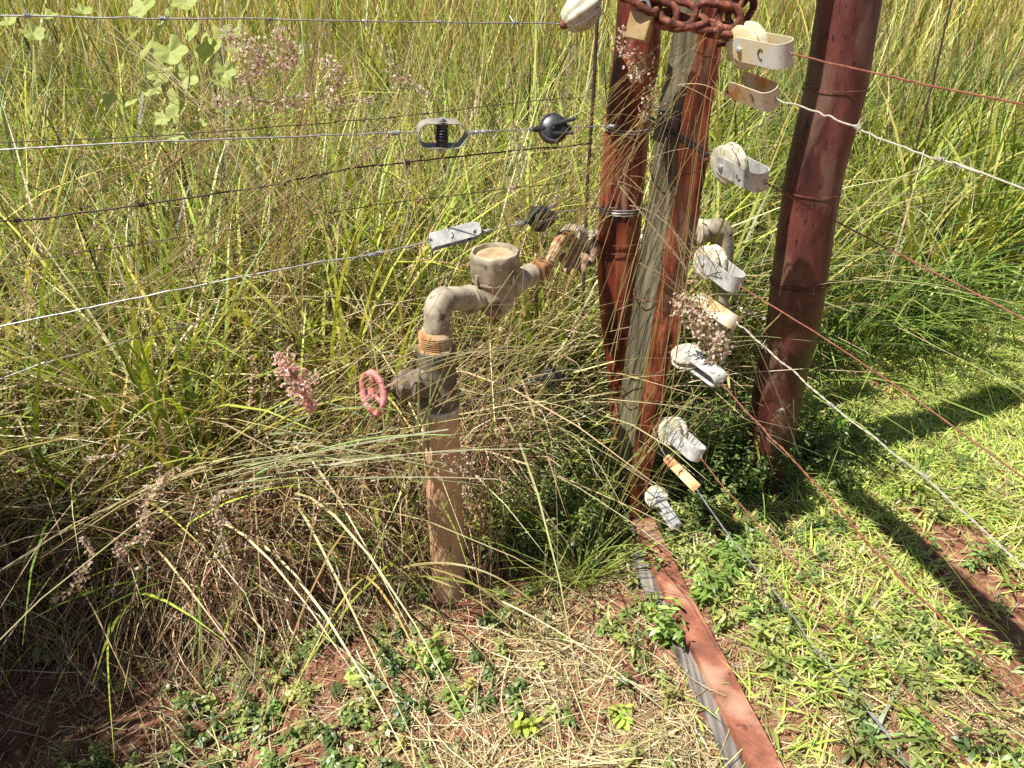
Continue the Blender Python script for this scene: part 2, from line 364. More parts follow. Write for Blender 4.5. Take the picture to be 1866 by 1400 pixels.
# ------------------------------------------------------------------ posts
def post_from_px(rows, Y, seg=40, lump=0.03, seed=0, below=0.15, above=None):
    pts, rad = [], []
    for (px, py, wpx) in rows:
        p = atY(px, py, Y); depth = (p - CAMP).dot(ray(933, 700))
        pts.append(p); rad.append(wpx / F * depth / 2)
    if above:
        dv = (pts[0] - pts[1]).normalized(); pts.insert(0, pts[0] + dv * (above - pts[0].z) / dv.z); rad.insert(0, rad[0])
    dv = (pts[-1] - pts[-2]).normalized(); pts.append(pts[-1] + dv * (pts[-1].z + below) / -dv.z); rad.append(rad[-1])
    P = smooth_path(pts, 6); Rr = [float(v) for v in np.interp(np.linspace(0, len(rad) - 1, len(P)), range(len(rad)), rad)]
    V, Fc = tube(P, Rr, seg)
    r = random.Random(seed); ph = [r.uniform(0, 6) for _ in range(6)]
    for i, v in enumerate(V):
        k = min(i // seg, len(P) - 1); c = P[k]; dd = v - c; a = math.atan2(dd.y, dd.x)
        f = 1 + lump * (math.sin(3 * a + ph[0] + v.z * 5) * .5 + math.sin(2 * a + ph[1] - v.z * 9) * .5 + math.sin(7 * a + ph[2] + v.z * 14) * .25)
        V[i] = c + dd * f
    return V, Fc, P, Rr
V, Fc, bigP, bigR = post_from_px([(1548, 0, 112), (1525, 150, 108), (1498, 260, 104), (1480, 340, 101), (1456, 510, 98), (1443, 600, 94), (1421, 690, 88), (1408, 780, 84), (1400, 870, 80)], 1.69, lump=0.018, seed=1, above=1.9)
add_mesh('fence_post', (V, Fc), M['bigpost'], loc=bigP[-1])
tag(bpy.context.scene.objects['fence_post'], 'thick dark red painted pole standing right of the insulators beside the lawn', 'post')
V, Fc, redP, redR = post_from_px([(1166, 0, 84), (1160, 100, 86), (1146, 200, 80), (1138, 300, 78), (1131, 400, 78), (1126, 500, 74), (1128, 600, 62), (1136, 700, 54), (1140, 830, 50)], 1.76, lump=0.05, seed=3, above=1.75)
o = add_mesh('fence_post', (V, Fc), M['redpost'], loc=redP[-1])
tag(o, 'rough red painted round post behind the padlock, left of the grey split post', 'post')
# the split post: a four sided timber, grey on its left face and red on its right face
rows = [(1279, 0, 80), (1268, 100, 84), (1246, 200, 88), (1236, 300, 88), (1222, 400, 84), (1205, 500, 80), (1189, 600, 76), (1173, 700, 73), (1158, 800, 66), (1148, 900, 56), (1146, 945, 50)]
V, Fc = [], []; wp = []
WY = 1.57
for i, (px, py, wpx) in enumerate([(rows[0][0], rows[0][1], rows[0][2])] + rows):
    p = atY(px, py, WY); dep = (p - CAMP).dot(ray(933, 700)); w_ = wpx / F * dep
    if i == 0: p = p + Vector((0.02, 0, 0.45))
    wp.append((p, w_))
wp.append((Vector((wp[-1][0].x - .005, WY, -0.15)), wp[-1][1]))
fine = []
for a, b in zip(wp[:-1], wp[1:]):
    for k in range(5): fine.append((a[0].lerp(b[0], k / 5), a[1] + (b[1] - a[1]) * k / 5))
fine.append(wp[-1])
NS = 24
for (p, w_) in fine:
    j = lambda s, f: (vnoise(np.array(p.z * f), np.array(s * 3.1), 6, 9) - .5) * 0.012
    cs = [Vector((-w_ * .52, 0.012, 0)), Vector((-w_ * .12 + j(1, 1), -w_ * .46, 0)), Vector((w_ * .50 + j(2, 1.3), -w_ * .30, 0)), Vector((w_ * .46, w_ * .42, 0)), Vector((-w_ * .35, w_ * .5, 0))]
    for e in range(5):
        a, b = cs[e], cs[(e + 1) % 5]
        for k in range(5):
            t = k / 5; q_ = p + a.lerp(b, t)
            nrm = Vector(((b - a).y, -(b - a).x, 0)).normalized()
            q_ += nrm * float((vnoise(np.array(e * 5. + k), np.array(q_.z), 14, 5) - .5) * 0.007 + (vnoise(np.array(e * 7. + k * 2), np.array(q_.z), 40, 6) - .5) * 0.003)
            V.append(q_)
seg = 25
for i in range(len(fine) - 1):
    for k in range(seg):
        k2 = (k + 1) % seg; Fc.append((i * seg + k, (i + 1) * seg + k, (i + 1) * seg + k2, i * seg + k2))
Fc.append(tuple(range(seg))); Fc.append(tuple((len(fine) - 1) * seg + k for k in range(seg))[::-1])
def wmi(pl):
    k = pl.index % seg
    return 1 if 5 <= k < 12 else 0
o = add_mesh('split_post', (V, Fc), None, loc=wp[-1][0], mats=[M['greywood'], M['redface']], mi=wmi)
o.data.flip_normals()
tag(o, 'split timber post, weathered grey on its left face and flaking red on its right', 'post')
# thin rusty steel standard at the back
o = add_mesh('steel_standard', tube([atY(1090, 0, 2.05) + Vector((0, 0, .2)), atY(1082, 160, 2.05), atY(1070, 340, 2.05), atY(1062, 640, 2.05) + Vector((0, 0, -.5))], 0.0045, 6), M['darkwire'], loc=atY(1062, 640, 2.05))
tag(o, 'thin dark steel rod standing in the tall grass left of the red post', 'rod')
o = add_mesh('dead_branch', tube(smooth_path([atY(1745, -40, 2.9), atY(1720, 60, 2.9), atY(1705, 130, 2.9), atY(1672, 260, 2.9), atY(1640, 420, 2.9)]), 0.0035, 6), M['darkwire'])
tag(o, 'thin dark dead stem leaning in the grass at upper right', 'branch')
# unseen pole added above the picture, bent only to lay its shadow on the lawn
o = add_mesh('shadow_caster', tube(smooth_path([(-.62, .85, 2.96), (-.22, 1.04, 2.19), (.13, 1.22, 1.52), (.20, 1.08, 1.50), (.30, .75, 1.50), (.50, .1, 1.52)]), [0.034] * 41, 14), M['greywood'], loc=(.3, .75, 1.5))
tag(o, 'unseen bent grey pole added above the right fence to cast a shadow on the lawn', 'branch')

# ------------------------------------------------------------------ bottom rail and plank
def bar_on_ground(name, pts, wid, hgt, mat, label, cat, seed, z0=0.0, tilt=0.0):
    P = smooth_path(pts, 10); V, Fc = [], []
    for i, p in enumerate(P):
        t = (P[min(i + 1, len(P) - 1)] - P[max(i - 1, 0)]).normalized(); s = Vector((t.y, -t.x, 0)).normalized()
        n1 = float((vnoise(np.array(p.y), np.array(seed * 1.), 9, 11) - .5) * .0022 + (vnoise(np.array(p.y), np.array(seed * 1.), 60, 12) - .5) * .0016)
        for a, b in ((-1, 0), (-1, .9), (-.92, 1), (.92, 1), (1, .9), (1, 0)):
            V.append(p + s * (a * wid / 2 + n1) + Vector((0, 0, z0 + b * hgt + a * tilt)))
    for i in range(len(P) - 1):
        for k in range(6):
            k2 = (k + 1) % 6; Fc.append((i * 6 + k, (i + 1) * 6 + k, (i + 1) * 6 + k2, i * 6 + k2))
    Fc += [tuple(range(6)), tuple((len(P) - 1) * 6 + k for k in range(6))[::-1]]
    o = add_mesh(name, (V, Fc), mat, loc=P[0])
    o.data.flip_normals()
    return tag(o, label, cat)
RZ = 0.045
bar_on_ground('bottom_rail', [gnd(1172, 945, RZ), gnd(1232, 1075, RZ), gnd(1292, 1190, RZ), gnd(1385, 1370, RZ), gnd(1500, 1580, RZ)], 0.058, 0.075, M['rail'], 'orange red painted rail lying on the soil below the fence', 'rail', 1, z0=-0.075)
bar_on_ground('old_plank', [gnd(1160, 1000, .027), gnd(1198, 1085, .027), gnd(1262, 1205, .027), gnd(1322, 1330, .027), gnd(1395, 1470, .027)], 0.046, 0.05, M['plank'], 'split grey plank lying along the left side of the red rail', 'plank', 2, z0=-0.05)

# ------------------------------------------------------------------ standpipe with valve, meter and outlet
PX = -0.14; PYv = 1.29
base = gnd(820, 1080)
sp_ = thing('water_standpipe', 'muddy upright water pipe carrying a round meter and a valve with faded pink handwheel', 'water pipe', base)
def Yp(px, py, Y=PYv): return atY(px, py, Y)
def prt(name, geo, mat, parent=sp_, label=None, **k):
    o = add_mesh(name, geo, mat, parent=parent, **k)
    if label: o['label'] = label
    return o
zt = Yp(801, 745)
bot = Vector((base.x - .001, base.y, -0.1))
rp = [bot.lerp(zt, t) for t in np.linspace(0, 1, 24)]
riser = prt('riser_pipe', tube(rp, [.0375 + .0006 * math.sin(i * 1.7) for i in range(24)], 32), M['pipetan'], label='tan mud stained lower pipe')
c0, c1 = Yp(801, 742), Yp(801, 728)
prt('collar', lathe([(.036, -.008), (.0405, -.006), (.0405, .006), (.036, .009)], c0, (0, 0, 1)), M['pipewhite'], label='pale ring around the pipe')
prt('socket', lathe([(.0365, 0), (.040, .005), (.040, .03), (.0365, .035), (.0355, .09), (.037, .10), (.037, .125), (.033, .13)], c0 + Vector((0, 0, .006)), (0, 0, 1)), M['pipedark'])
cc = Yp(795, 640)
prt('threaded_coupling', lathe([(.030, -.012), (.0345, -.010), (.0345, .010), (.031, .012)] + [(.0300 + (.0012 if k % 2 else -.0004), .013 + k * .0022) for k in range(13)] + [(.0255, .045)], cc, (0, 0, 1), seg=8 * 4, ribs=8, ramp=.035), M['rustpipe'], label='orange stained threaded coupling')
mtr = atY(903, 512, 1.42)
fl = atY(858, 545, 1.385)
e1 = Yp(795, 612); e2 = Yp(797, 575)
elb = smooth_path([e1, e2, Yp(803, 552, 1.30), Yp(822, 545, 1.325), fl], 8)
prt('elbow', tube(elb, [.0245] * 9 + [.0262] * 12 + [.023] * (len(elb) - 21), 24), M['pipegrey'], label='pale grey elbow')
ax = (mtr - fl); ax.z = 0; ax.normalize()
prt('inlet_flange', lathe([(.021, -.012), (.0285, -.01), (.0285, .004), (.024, .008), (.024, .016), (.021, .03), (.025, .045)], fl, ax), M['meter'], seg=32) if False else prt('inlet_flange', lathe([(.021, -.012), (.0285, -.01), (.0285, .004), (.024, .008), (.024, .016), (.021, .03), (.026, .045), (.034, .065)], fl, ax), M['meter'])
mc = Vector((mtr.x, mtr.y, mtr.z))
prt('meter_body', lathe([(.006, -.062), (.022, -.058), (.034, -.045), (.041, -.028), (.0425, -.012), (.042, .002), (.044, .012), (.0475, .016), (.0475, .022)], mc + Vector((0, 0, -.012)), (0, 0, 1), seg=40), M['meter'])
cap = prt('meter_cap', lathe([(.0455, 0), (.0475, .004), (.0465, .04), (.0475, .046), (.0455, .051), (.0405, .052), (.039, .046), (.0385, .041), (.002, .041)], mc + Vector((0, 0, .011)), (-.03, -.03, 1), seg=60, ribs=10, ramp=.045), M['meter'], label='round dusty meter cap with sunken lid')
prt('lid', lathe([(.0375, 0), (.0375, .002), (.0358, .0035), (.002, .004)], mc + Vector((-.001, -.001, .0525)), (-.03, -.03, 1)), M['lid'], parent=cap)
for k in range(4):
    q = k * math.pi / 2 + .8
    prt('lug', box(mc + Vector((math.cos(q) * .049, math.sin(q) * .049, .016)), frame_of((0, 0, 1), (math.cos(q), math.sin(q), 0)), .008, .007, .022), M['meter'], parent=cap, bevel=.0015)
ro = atY(968, 500, 1.50)
prt('outlet_neck', tube(smooth_path([mc + Vector((.02, .012, -.018)), ro], 4), [.030, .028, .024, .023, .024], 20), M['pipegrey'])
ro2 = atY(1002, 478, 1.56); ro3 = atY(1022, 436, 1.66)
prt('outlet_nut', lathe([(.016, -.014), (.021, -.012), (.021, .012), (.016, .016)], ro + (ro2 - ro) * .45, (ro2 - ro), seg=24, ribs=6, ramp=.08), M['rustpipe'], label='orange rusted nut')
prt('outlet_pipe', tube(smooth_path([ro, ro + (ro2 - ro) * .6, atY(1000, 482, 1.56), ro3, atY(1040, 428, 1.70)], 6), .0135, 14), M['rustpipe'], label='thin orange rusted pipe rising behind the meter')
f1 = atY(1030, 432, 1.70); f2 = atY(1085, 435, 1.82); f3 = atY(1168, 452, 1.93); f4 = atY(1262, 425, 2.02); f5 = atY(1296, 420, 2.05)
prt('tee_fitting', join(lathe([(.018, -.02), (.026, -.018), (.026, .018), (.02, .02)], atY(1045, 430, 1.73), f2 - f1, ribs=6, ramp=.06), tube([atY(1062, 432, 1.75), atY(1066, 480, 1.75)], .028, 16), tube([f1, f2], .019, 16)), M['pipegrey'])
prt('union', lathe([(.022, -.045), (.031, -.042), (.034, -.01), (.034, .01), (.028, .04), (.022, .045)], f3, f4 - f2, ribs=10, ramp=.05, seg=40), M['pipewhite'], label='pale plastic union behind the posts')
prt('supply_pipe', tube(smooth_path([f2, f3, f4, f5], 6), .0215, 18), M['pipegrey'])
prt('supply_elbow', join(tube(smooth_path([f4, f5, atY(1312, 422, 2.06), atY(1316, 450, 2.06), atY(1314, 500, 2.06)], 8), .032, 20), lathe([(.032, -.012), (.037, -.01), (.037, .01), (.032, .012)], atY(1270, 424, 2.025), f5 - f4)), M['pipegrey'], label='grey elbow turning down behind the reels')
prt('supply_drop', tube([atY(1314, 495, 2.06), atY(1310, 700, 2.06) * 1.0, Vector((atY(1310, 700, 2.06).x, 2.06, -.1))], .024, 16), M['pipegrey'])
# valve with handwheel
v0 = Yp(796, 692, 1.29); v1 = atY(738, 700, 1.245); v2 = atY(712, 706, 1.225); v3 = atY(680, 716, 1.20)
vd = (v3 - v0).normalized()
bon = prt('valve_bonnet', lathe([(.026, .0), (.029, .012), (.025, .024), (.025, .032), (.030, .036), (.030, .05), (.022, .056), (.020, .072), (.012, .078)], v0 + vd * .02, vd, seg=24, ribs=6, ramp=.08), M['bonnet'], label='grimy valve bonnet')
prt('valve_stem', tube([v1, v3 + vd * .004], [.009, .0075], 12), M['bonnet'])
hw = prt('handwheel', join(tube([v3 + frame_of(vd, (0, 0, 1)) @ Vector((math.cos(a) * .037 * (1 + .035 * math.cos(5 * a)), math.sin(a) * .037 * (1 + .035 * math.cos(5 * a)), 0)) for a in np.linspace(0, 2 * math.pi, 49)], .0062, 12, caps=False),
    *[tube([v3, v3 + frame_of(vd, (0, 0, 1)) @ Vector((math.cos(a) * .036, math.sin(a) * .036, 0))], .0045, 8) for a in (0.3, 0.3 + 2.094, .3 + 4.188)], lathe([(.008, -.006), (.011, -.004), (.011, .005), (.008, .007)], v3, vd)), M['handwheel'], label='faded pink handwheel')
o = add_mesh('pipe_stub', tube([gnd(862, 1030) + Vector((0, .06, -.05)), gnd(862, 1030) + Vector((0, .06, .06)), gnd(862, 1030) + Vector((.003, .062, .15))], [.030, .030, .029], 20), M['pipetan'], loc=gnd(862, 1030))
tag(o, 'short brown pipe stub standing in the shade behind the upright water pipe', 'pipe')

# ------------------------------------------------------------------ wires
def wire(name, pts, r, mat, label, group=None, barbs=(), strands=1, wob=0.0005, sub=6, mirror=False):
    P = smooth_path(pts, sub); n = len(P)
    rr = random.Random(len(label) + n)
    P = [p + Vector((rr.gauss(0, wob), rr.gauss(0, wob), rr.gauss(0, wob))) if 0 < i < n - 1 else p for i, p in enumerate(P)]
    P = smooth_path(P, 3)
    if strands == 1: geo = tube(P, r, 6)
    else:
        L = [0]
        for a, b in zip(P[:-1], P[1:]): L.append(L[-1] + (b - a).length)
        tot = L[-1]; m = int(min(tot / .006, 900)); gs = []
        Ls = np.array(L); A = np.array([list(p) for p in P]); T = np.linspace(0, tot, m)
        Q = np.stack([np.interp(T, Ls, A[:, i]) for i in range(3)], -1)
        for s in range(2):
            out = []
            for i in range(m):
                t = Vector(Q[min(i + 1, m - 1)] - Q[max(i - 1, 0)]).normalized(); u = t.cross(Vector((0, 0, 1))).normalized(); v = t.cross(u)
                a = T[i] / .035 * 2 * math.pi + s * math.pi
                out.append(Vector(Q[i]) + (u * math.cos(a) + v * math.sin(a)) * r * .85)
            gs.append(tube(out, r * .8, 5))
        geo = join(*gs)
    o = add_mesh(name, geo, mat, loc=P[0]); tag(o, label, 'wire', group)
    for b in barbs:
        b = Vector(b); i = min(range(len(P)), key=lambda k: (P[k] - b).length); b = P[i]
        t = (P[min(i + 1, len(P) - 1)] - P[max(i - 1, 0)]).normalized(); m = frame_of(t)
        gs = []; ph = rr.uniform(0, 6); ln = rr.uniform(.011, .015)
        for s, off in ((0, 0), (1, .004)):
            a0 = ph + s * 1.9
            c = [b + t * (off + k / 14 * .006) + m @ Vector((math.cos(a0 + k * .9) * r * 2.0, math.sin(a0 + k * .9) * r * 2.0, 0)) for k in range(15)]
            e0 = c[0] + m @ Vector((math.cos(a0 - .9), math.sin(a0 - .9), -.3)) * ln
            e1_ = c[-1] + m @ Vector((math.cos(a0 + 15 * .9 + .6), math.sin(a0 + 15 * .9 + .6), .3)) * ln
            gs.append(tube([e0] + c + [e1_], [r * .25] + [r * .75] * 15 + [r * .25], 5))
        add_mesh('barb', join(*gs), mat, parent=o)
    return o
def RL(reel, far, Y0=1.47):
    A, E = atY(*reel, Y0), RF(*far)
    return lambda px, py, off=0.0: plane(px, py, (A.x, A.y), (E.x - A.x, E.y - A.y))
LN = {'r0': RL((1362, 84), (1866, 192)), 'r1': RL((1352, 158), (1866, 344)), 'r2': RL((1328, 298), (1866, 583)), 'r3': RL((1294, 478), (1866, 870)),
      'r4': RL((1288, 552), (1866, 1034)), 'r5': RL((1252, 650), (1866, 1278)), 'r6': RL((1226, 786), (1764, 1391)), 'tag': RL((1214, 834), (1660, 1400)), 'r7': RL((1196, 906), (1500, 1390))}
RG = 'wires of the right fence running toward the camera'
def ext(a, b, s=1.2): return b + (b - a).normalized() * s
def rw(pix, r, mat, label, barbpx=(), key='r0', **k):
    RF = LN[key]
    P = [RF(*p) for p in pix]; P.append(ext(P[-2], P[-1]))
    return wire(k.pop('name', 'fence_wire'), P, r, mat, label, RG, [RF(*b) for b in barbpx], **k)
rw([(1438, 97), (1520, 117), (1640, 144), (1866, 192)], .0016, M['rustwire'], 'topmost rusty wire of the right fence, from the yellowed reel', key='r0')
rw([(1410, 180), (1490, 205), (1560, 233), (1640, 265), (1712, 292), (1790, 316), (1866, 344)], .0015, M['palewire'], 'pale knotted barbed wire leaving the orange stained strap', [(1560, 234), (1712, 293)], name='barbed_wire', strands=1, wob=.001, key='r1')
rw([(1395, 334), (1520, 402), (1660, 474), (1866, 583)], .0014, M['rustwire'], 'rusty wire crossing the thick pole, from the second white reel', key='r2')
rw([(1345, 520), (1480, 603), (1640, 708), (1866, 870)], .0014, M['rustwire'], 'rusty wire low over the thick pole, from the reel above the seed heads', key='r3')
rw([(1338, 585), (1385, 626), (1520, 742), (1680, 866), (1866, 1034)], .0012, M['palewire'], 'pale twisted barbed wire in the middle of the right fence', [(1388, 628), (1515, 738), (1678, 864)], name='barbed_wire', strands=2, wob=.001, key='r4')
rw([(1310, 694), (1390, 782), (1500, 895), (1620, 1030), (1866, 1278)], .0014, M['rustwire'], 'rusty twisted wire from the round reel lying flat over the shaded shrub', strands=2, wob=.001, key='r5')
rw([(1276, 833), (1330, 900), (1468, 1050), (1626, 1226), (1764, 1391)], .0014, M['rustwire'], 'lowest rusty wire, from the reel above the orange tag', key='r6')
rw([(1268, 889), (1323, 969), (1430, 1103), (1488, 1184), (1610, 1330), (1660, 1400)], .0014, M['galv'], 'thin grey barbed wire leaving the orange tag, near the soil', [(1432, 1106), (1490, 1187), (1638, 1368)], name='barbed_wire', strands=1, key='tag')
rw([(1237, 962), (1290, 1050), (1370, 1180), (1500, 1390)], .0010, M['darkwire'], 'thin dark wire running down from the lowest reel into the weeds', key='r7')
LG = 'wires of the left fence'
def lw(pix, r, mat, label, barbpx=(), back=0.0, left=True, **k):
    P = [LF(*p, back) for p in pix]
    if left: P.insert(0, ext(P[1], P[0], 1.0))
    return wire(k.pop('name', 'fence_wire'), P, r, mat, label, LG, [LF(*b, back) for b in barbpx], **k)
lw([(0, 30), (350, 34), (660, 38), (1030, 43), (1042, 32)], .0014, M['galv'], 'top thin barbed wire of the left fence, ending at the cream reel', [(42, 30), (290, 34), (490, 36), (664, 38), (800, 40), (925, 42)], name='barbed_wire', wob=.0008)
lw([(0, 273), (300, 258), (600, 247), (715, 242), (760, 240)], .0016, M['galv'], 'grey wire joining the strap tensioner on the left fence', wob=.0006)
lw([(845, 242), (900, 239), (975, 235)], .0014, M['galv'], 'short wire between the strap tensioner and the upper black insulator', left=False, wob=.0004)
lw([(1040, 233), (1090, 231), (1145, 232)], .0013, M['galv'], 'short wire from the upper black insulator to the red post', left=False, wob=.0004)
lw([(0, 595), (200, 553), (400, 513), (560, 482), (690, 461), (780, 441)], .0017, M['galv'], 'long grey wire leading to the white strap above the meter', [(688, 462)], wob=.0006)
lw([(870, 424), (945, 408)], .0014, M['galv'], 'short wire between the white strap and the lower black insulator', left=False, wob=.0002)
lw([(1008, 388), (1090, 379), (1160, 382)], .0013, M['galv'], 'short wire from the lower black insulator to the red post', left=False, wob=.0004)
lw([(0, 1048), (80, 1022), (160, 993), (400, 905), (700, 786), (978, 692)], .0016, M['galv'], 'lowest grey wire half buried in dry grass at the left', wob=.001)
lw([(0, 403), (60, 400), (240, 375), (480, 340), (620, 311), (740, 296), (870, 281), (1080, 262)], .0020, M['darkwire'], 'dark rusty barbed wire in the grass behind the left fence', [(22, 402), (250, 373), (742, 296)], back=.14, name='barbed_wire', wob=.001)
lw([(0, 487), (130, 462), (240, 447), (420, 418), (700, 372), (1050, 330)], .0012, M['darkwire'], 'thin dark barbed wire deep in the grass below the rusty one', [(232, 448)], back=.16, name='barbed_wire')
lw([(0, 260), (250, 250), (500, 232), (700, 215), (960, 186), (1060, 178)], .0010, M['darkwire'], 'thin dark wire just above the tensioned grey wire', [(770, 207)], back=.13)
lw([(0, 690), (70, 665), (250, 616), (420, 575)], .0011, M['galv'], 'thin grey wire crossing the lower grass at far left', back=.05)
lw([(725, 244), (738, 300), (744, 380), (728, 448)], .0014, M['palewire'], 'pale wire dropper hanging below the tensioned wire', left=False)
lw([(1048, -20), (1040, 90), (1030, 190), (1022, 300), (1012, 372)], .0010, M['galv'], 'thin upright dropper wire beside the upper black insulator', left=False)
# knots of wire by the tensioners
def twist(label, a, b, r, mat):
    P = []
    m = frame_of(b - a)
    for k in range(60):
        t = k / 59; P.append(a.lerp(b, t) + m @ Vector((math.cos(k * 1.1), math.sin(k * 1.1), 0)) * r * 1.9)
    return tag(add_mesh('wire_twist', tube(P, r * .8, 5), mat, loc=a), label, 'wire twist', 'twisted wire ends')
twist('wire twist right of the strap tensioner', LF(855, 242), LF(893, 240), .0018, M['galv'])
twist('wire twist left of the strap tensioner', LF(712, 243), LF(728, 242), .0020, M['galv'])
twist('wire twist right of the white strap above the meter', LF(872, 425), LF(892, 420), .0020, M['galv'])
twist('wire twist on the long grey wire left of the white strap', LF(672, 466), LF(690, 461), .0020, M['galv'])
twist('wire twist at the left tip of the lower black insulator', LF(940, 410), LF(956, 406), .0024, M['galv'])
twist('wire twist at the red post beside the upper black insulator', LF(1108, 231), LF(1124, 230), .0018, M['galv'])

# wraps of tie wire round posts
def wrap(P, Rr, py, Y, turns, mat, label, r=.0013, grow=1.03, pitch=.006, tail=True):
    z = atY(1200, py, Y).z
    i = min(range(len(P)), key=lambda k: abs(P[k].z - z)); c = P[i]; rad = Rr[i] * grow + r
    rr = random.Random(py); out = []
    n = int(turns * 36)
    for k in range(n):
        a = k / 36 * 2 * math.pi; out.append(Vector((c.x, c.y, z)) + Vector((math.cos(a) * rad, math.sin(a) * rad, pitch * (k / 36 - turns / 2) + .003 * math.sin(a + py))) )
    return tag(add_mesh('tie_wire', tube(out, r, 5), mat, loc=out[0]), label, 'tie wire', 'tie wires wrapped around posts')
wrap(bigP, bigR, 160, 1.69, 1.6, M['rust'], 'rusty tie wire high on the thick dark red pole', r=.0009, pitch=.011)
wrap(bigP, bigR, 345, 1.69, 1.3, M['rust'], 'rusty tie wire halfway up the thick dark red pole', r=.0008, pitch=.014)
wrap(bigP, bigR, 512, 1.69, 2.6, M['rust'], 'rusty tie wire low on the thick dark red pole', r=.0010, pitch=.007)
wrap(redP, redR, 380, 1.76, 3, M['galv'], 'grey tie wire around the red post level with the white strap', grow=1.06)
wrap(redP, redR, 445, 1.76, 2, M['rust'], 'rusty tie wire around the red post behind the meter', grow=1.06, pitch=.02)
wrap(redP, redR, 232, 1.76, 2, M['galv'], 'grey tie wire around the red post level with the upper black insulator', grow=1.06)
wrap(redP, redR, 600, 1.76, 2, M['rust'], 'rusty tie wire low on the red post', grow=1.08, pitch=.03)
for py, rad, lb in ((305, .058, 'below the black stay'), (530, .054, 'level with the lower rusty wrap'), (665, .050, 'near the round flat reel'), (720, .048, 'just above the shrub')):
    c = atY({305: 1236, 530: 1200, 665: 1179, 720: 1170}[py], py, WY); out = []
    for k in range(56):
        a = k / 36 * 2 * math.pi; out.append(c + Vector((math.cos(a) * rad, math.sin(a) * rad * .86, .012 * math.sin(a + 1) + .0001 * k)))
    tag(add_mesh('tie_wire', tube(out, .0012, 5), M['rust'], loc=c), 'thin rusty tie wire on the split post ' + lb, 'tie wire', 'tie wires wrapped around posts')

# ------------------------------------------------------------------ strap insulators
def spool(c, axis, r, h, x=None, ribs=10):
    pr = [(.35, -1), (.80, -1), (.97, -.85), (1.0, -.62), (.97, -.42), (.80, -.26), (.74, 0), (.80, .26), (.97, .42), (1.0, .62), (.97, .85), (.80, 1), (.35, 1)]
    return lathe([(a * r, b * h) for a, b in pr], c, axis, seg=48, ribs=ribs, ramp=.035, x=x)
def insulator(label, reel, end, roll, fence=RF, strap='zinc', reelmat='porcelain', has_reel=True, wide=None, rs=1.0, tie=None, off=0.0, gap=None, mark=True, ring=True, mrot=0.0):
    A, B = fence(*reel, off), fence(*end, off); X = (B - A).normalized(); L = (B - A).length
    vw = (CAMP - A).normalized(); Z = (vw - X * vw.dot(X)).normalized()
    Z = Matrix.Rotation(roll, 3, X) @ Z; Yd = Z.cross(X)
    r = .0335 * rs; wd = (wide or .0165); g = gap or .0185
    t = thing('strap_insulator', label, 'insulator', A, 'reel insulators and straps on the fence wires')
    path = [A - X * .016 + Z * g, A - X * .013 + Z * g, A - X * .006 + Z * g, A + X * .004 + Z * g]
    wds = [wd * .45, wd * .75, wd * .95, wd]
    l1 = L - g * 1.0
    for k in range(1, 5): path.append(A + X * (.004 + (l1 - .004) * k / 4) + Z * g); wds.append(wd)
    for k in range(1, 10):
        a = math.pi * k / 10; path.append(A + X * (l1 + math.sin(a) * g * .9) + Z * g * math.cos(a)); wds.append(wd)
    for k in range(0, 5): path.append(A + X * (l1 - (l1 - .004) * k / 4) - Z * g); wds.append(wd)
    path += [A - X * .006 - Z * g, A - X * .013 - Z * g, A - X * .016 - Z * g]; wds += [wd * .95, wd * .75, wd * .45]
    st = prt('strap', ribbon_solid(path, wds, Yd, .0016), M[strap], parent=t)
    if mark:                                            # the half round slot punched out of the strap
        mp_ = A + X * (L * .52) + Z * (g + .0012); s = wd * .42
        prt('punched_slot', tube([mp_ + X * (math.cos(a) * s * .7) + Yd * (math.sin(a) * s) for a in np.linspace(.9 + mrot, 5.2 + mrot - (0 if mrot == 0 else 1.6), 14)], .0011, 5), M['mark'], parent=st)
        prt('wire_hole', lathe([(.0035, -.0003), (.0035, .0003)], A + X * (l1 + g * .42) + Z * (g * .80) + (X * .45 + Z * .9) * .0012, X * .45 + Z * .9, seg=16), M['mark'], parent=st)
    if has_reel:
        prt('reel', spool(A, Z, r, g * .90, X), M[reelmat], parent=t)
        bl = prt('bolt', lathe([(.0026, -g - .007), (.0026, g + .001)], A, Z, seg=10), M['zinc'], parent=t)
        prt('bolt_head', lathe([(.006, 0), (.006, .003), (.004, .0042)], A + Z * (g + .001), Z, seg=6), M['zinc'], parent=bl)
    if ring:
        prt('wire_loop', tube([B - X * .004 + X * (math.cos(a) * .007) + Yd * (math.sin(a) * .0045) for a in np.linspace(0, 2 * math.pi, 14)], .0013, 5), M['galv'], parent=t)
    if tie is not None:                                 # wire from the reel back to the post
        T = Vector(tie)
        n = []
        for k in range(13):
            a = -math.pi / 2 + math.pi * k / 12; n.append(A + (X * math.cos(a) + Yd * math.sin(a)) * r * .8)
        gs = [tube(smooth_path([T, A - X * r * 1.7] + n + [A - X * r * 1.7, T + Vector((0, 0, -.006))], 3), .0012, 5)]
        a_ = A - X * r; m = frame_of(T - a_)
        gs.append(tube([a_.lerp(T, .25 + .5 * k / 39) + m @ Vector((math.cos(k * 1.2), math.sin(k * 1.2), 0)) * .003 for k in range(40)], .0011, 5))
        prt('tie', join(*gs), M['rust'], parent=t)
    return t
wpost = lambda py: atY({85: 1300, 150: 1285, 295: 1275, 475: 1240, 565: 1225, 645: 1215, 780: 1190, 832: 1185, 900: 1172}[py], py, WY - .04)
insulator('yellowed cream reel in a stained strap beside the chain, highest on the right fence', (1362, 84), (1440, 100), .45, strap='zincyellow', reelmat='yellowreel', rs=1.12, tie=wpost(85), wide=.0205, fence=LN['r0'])
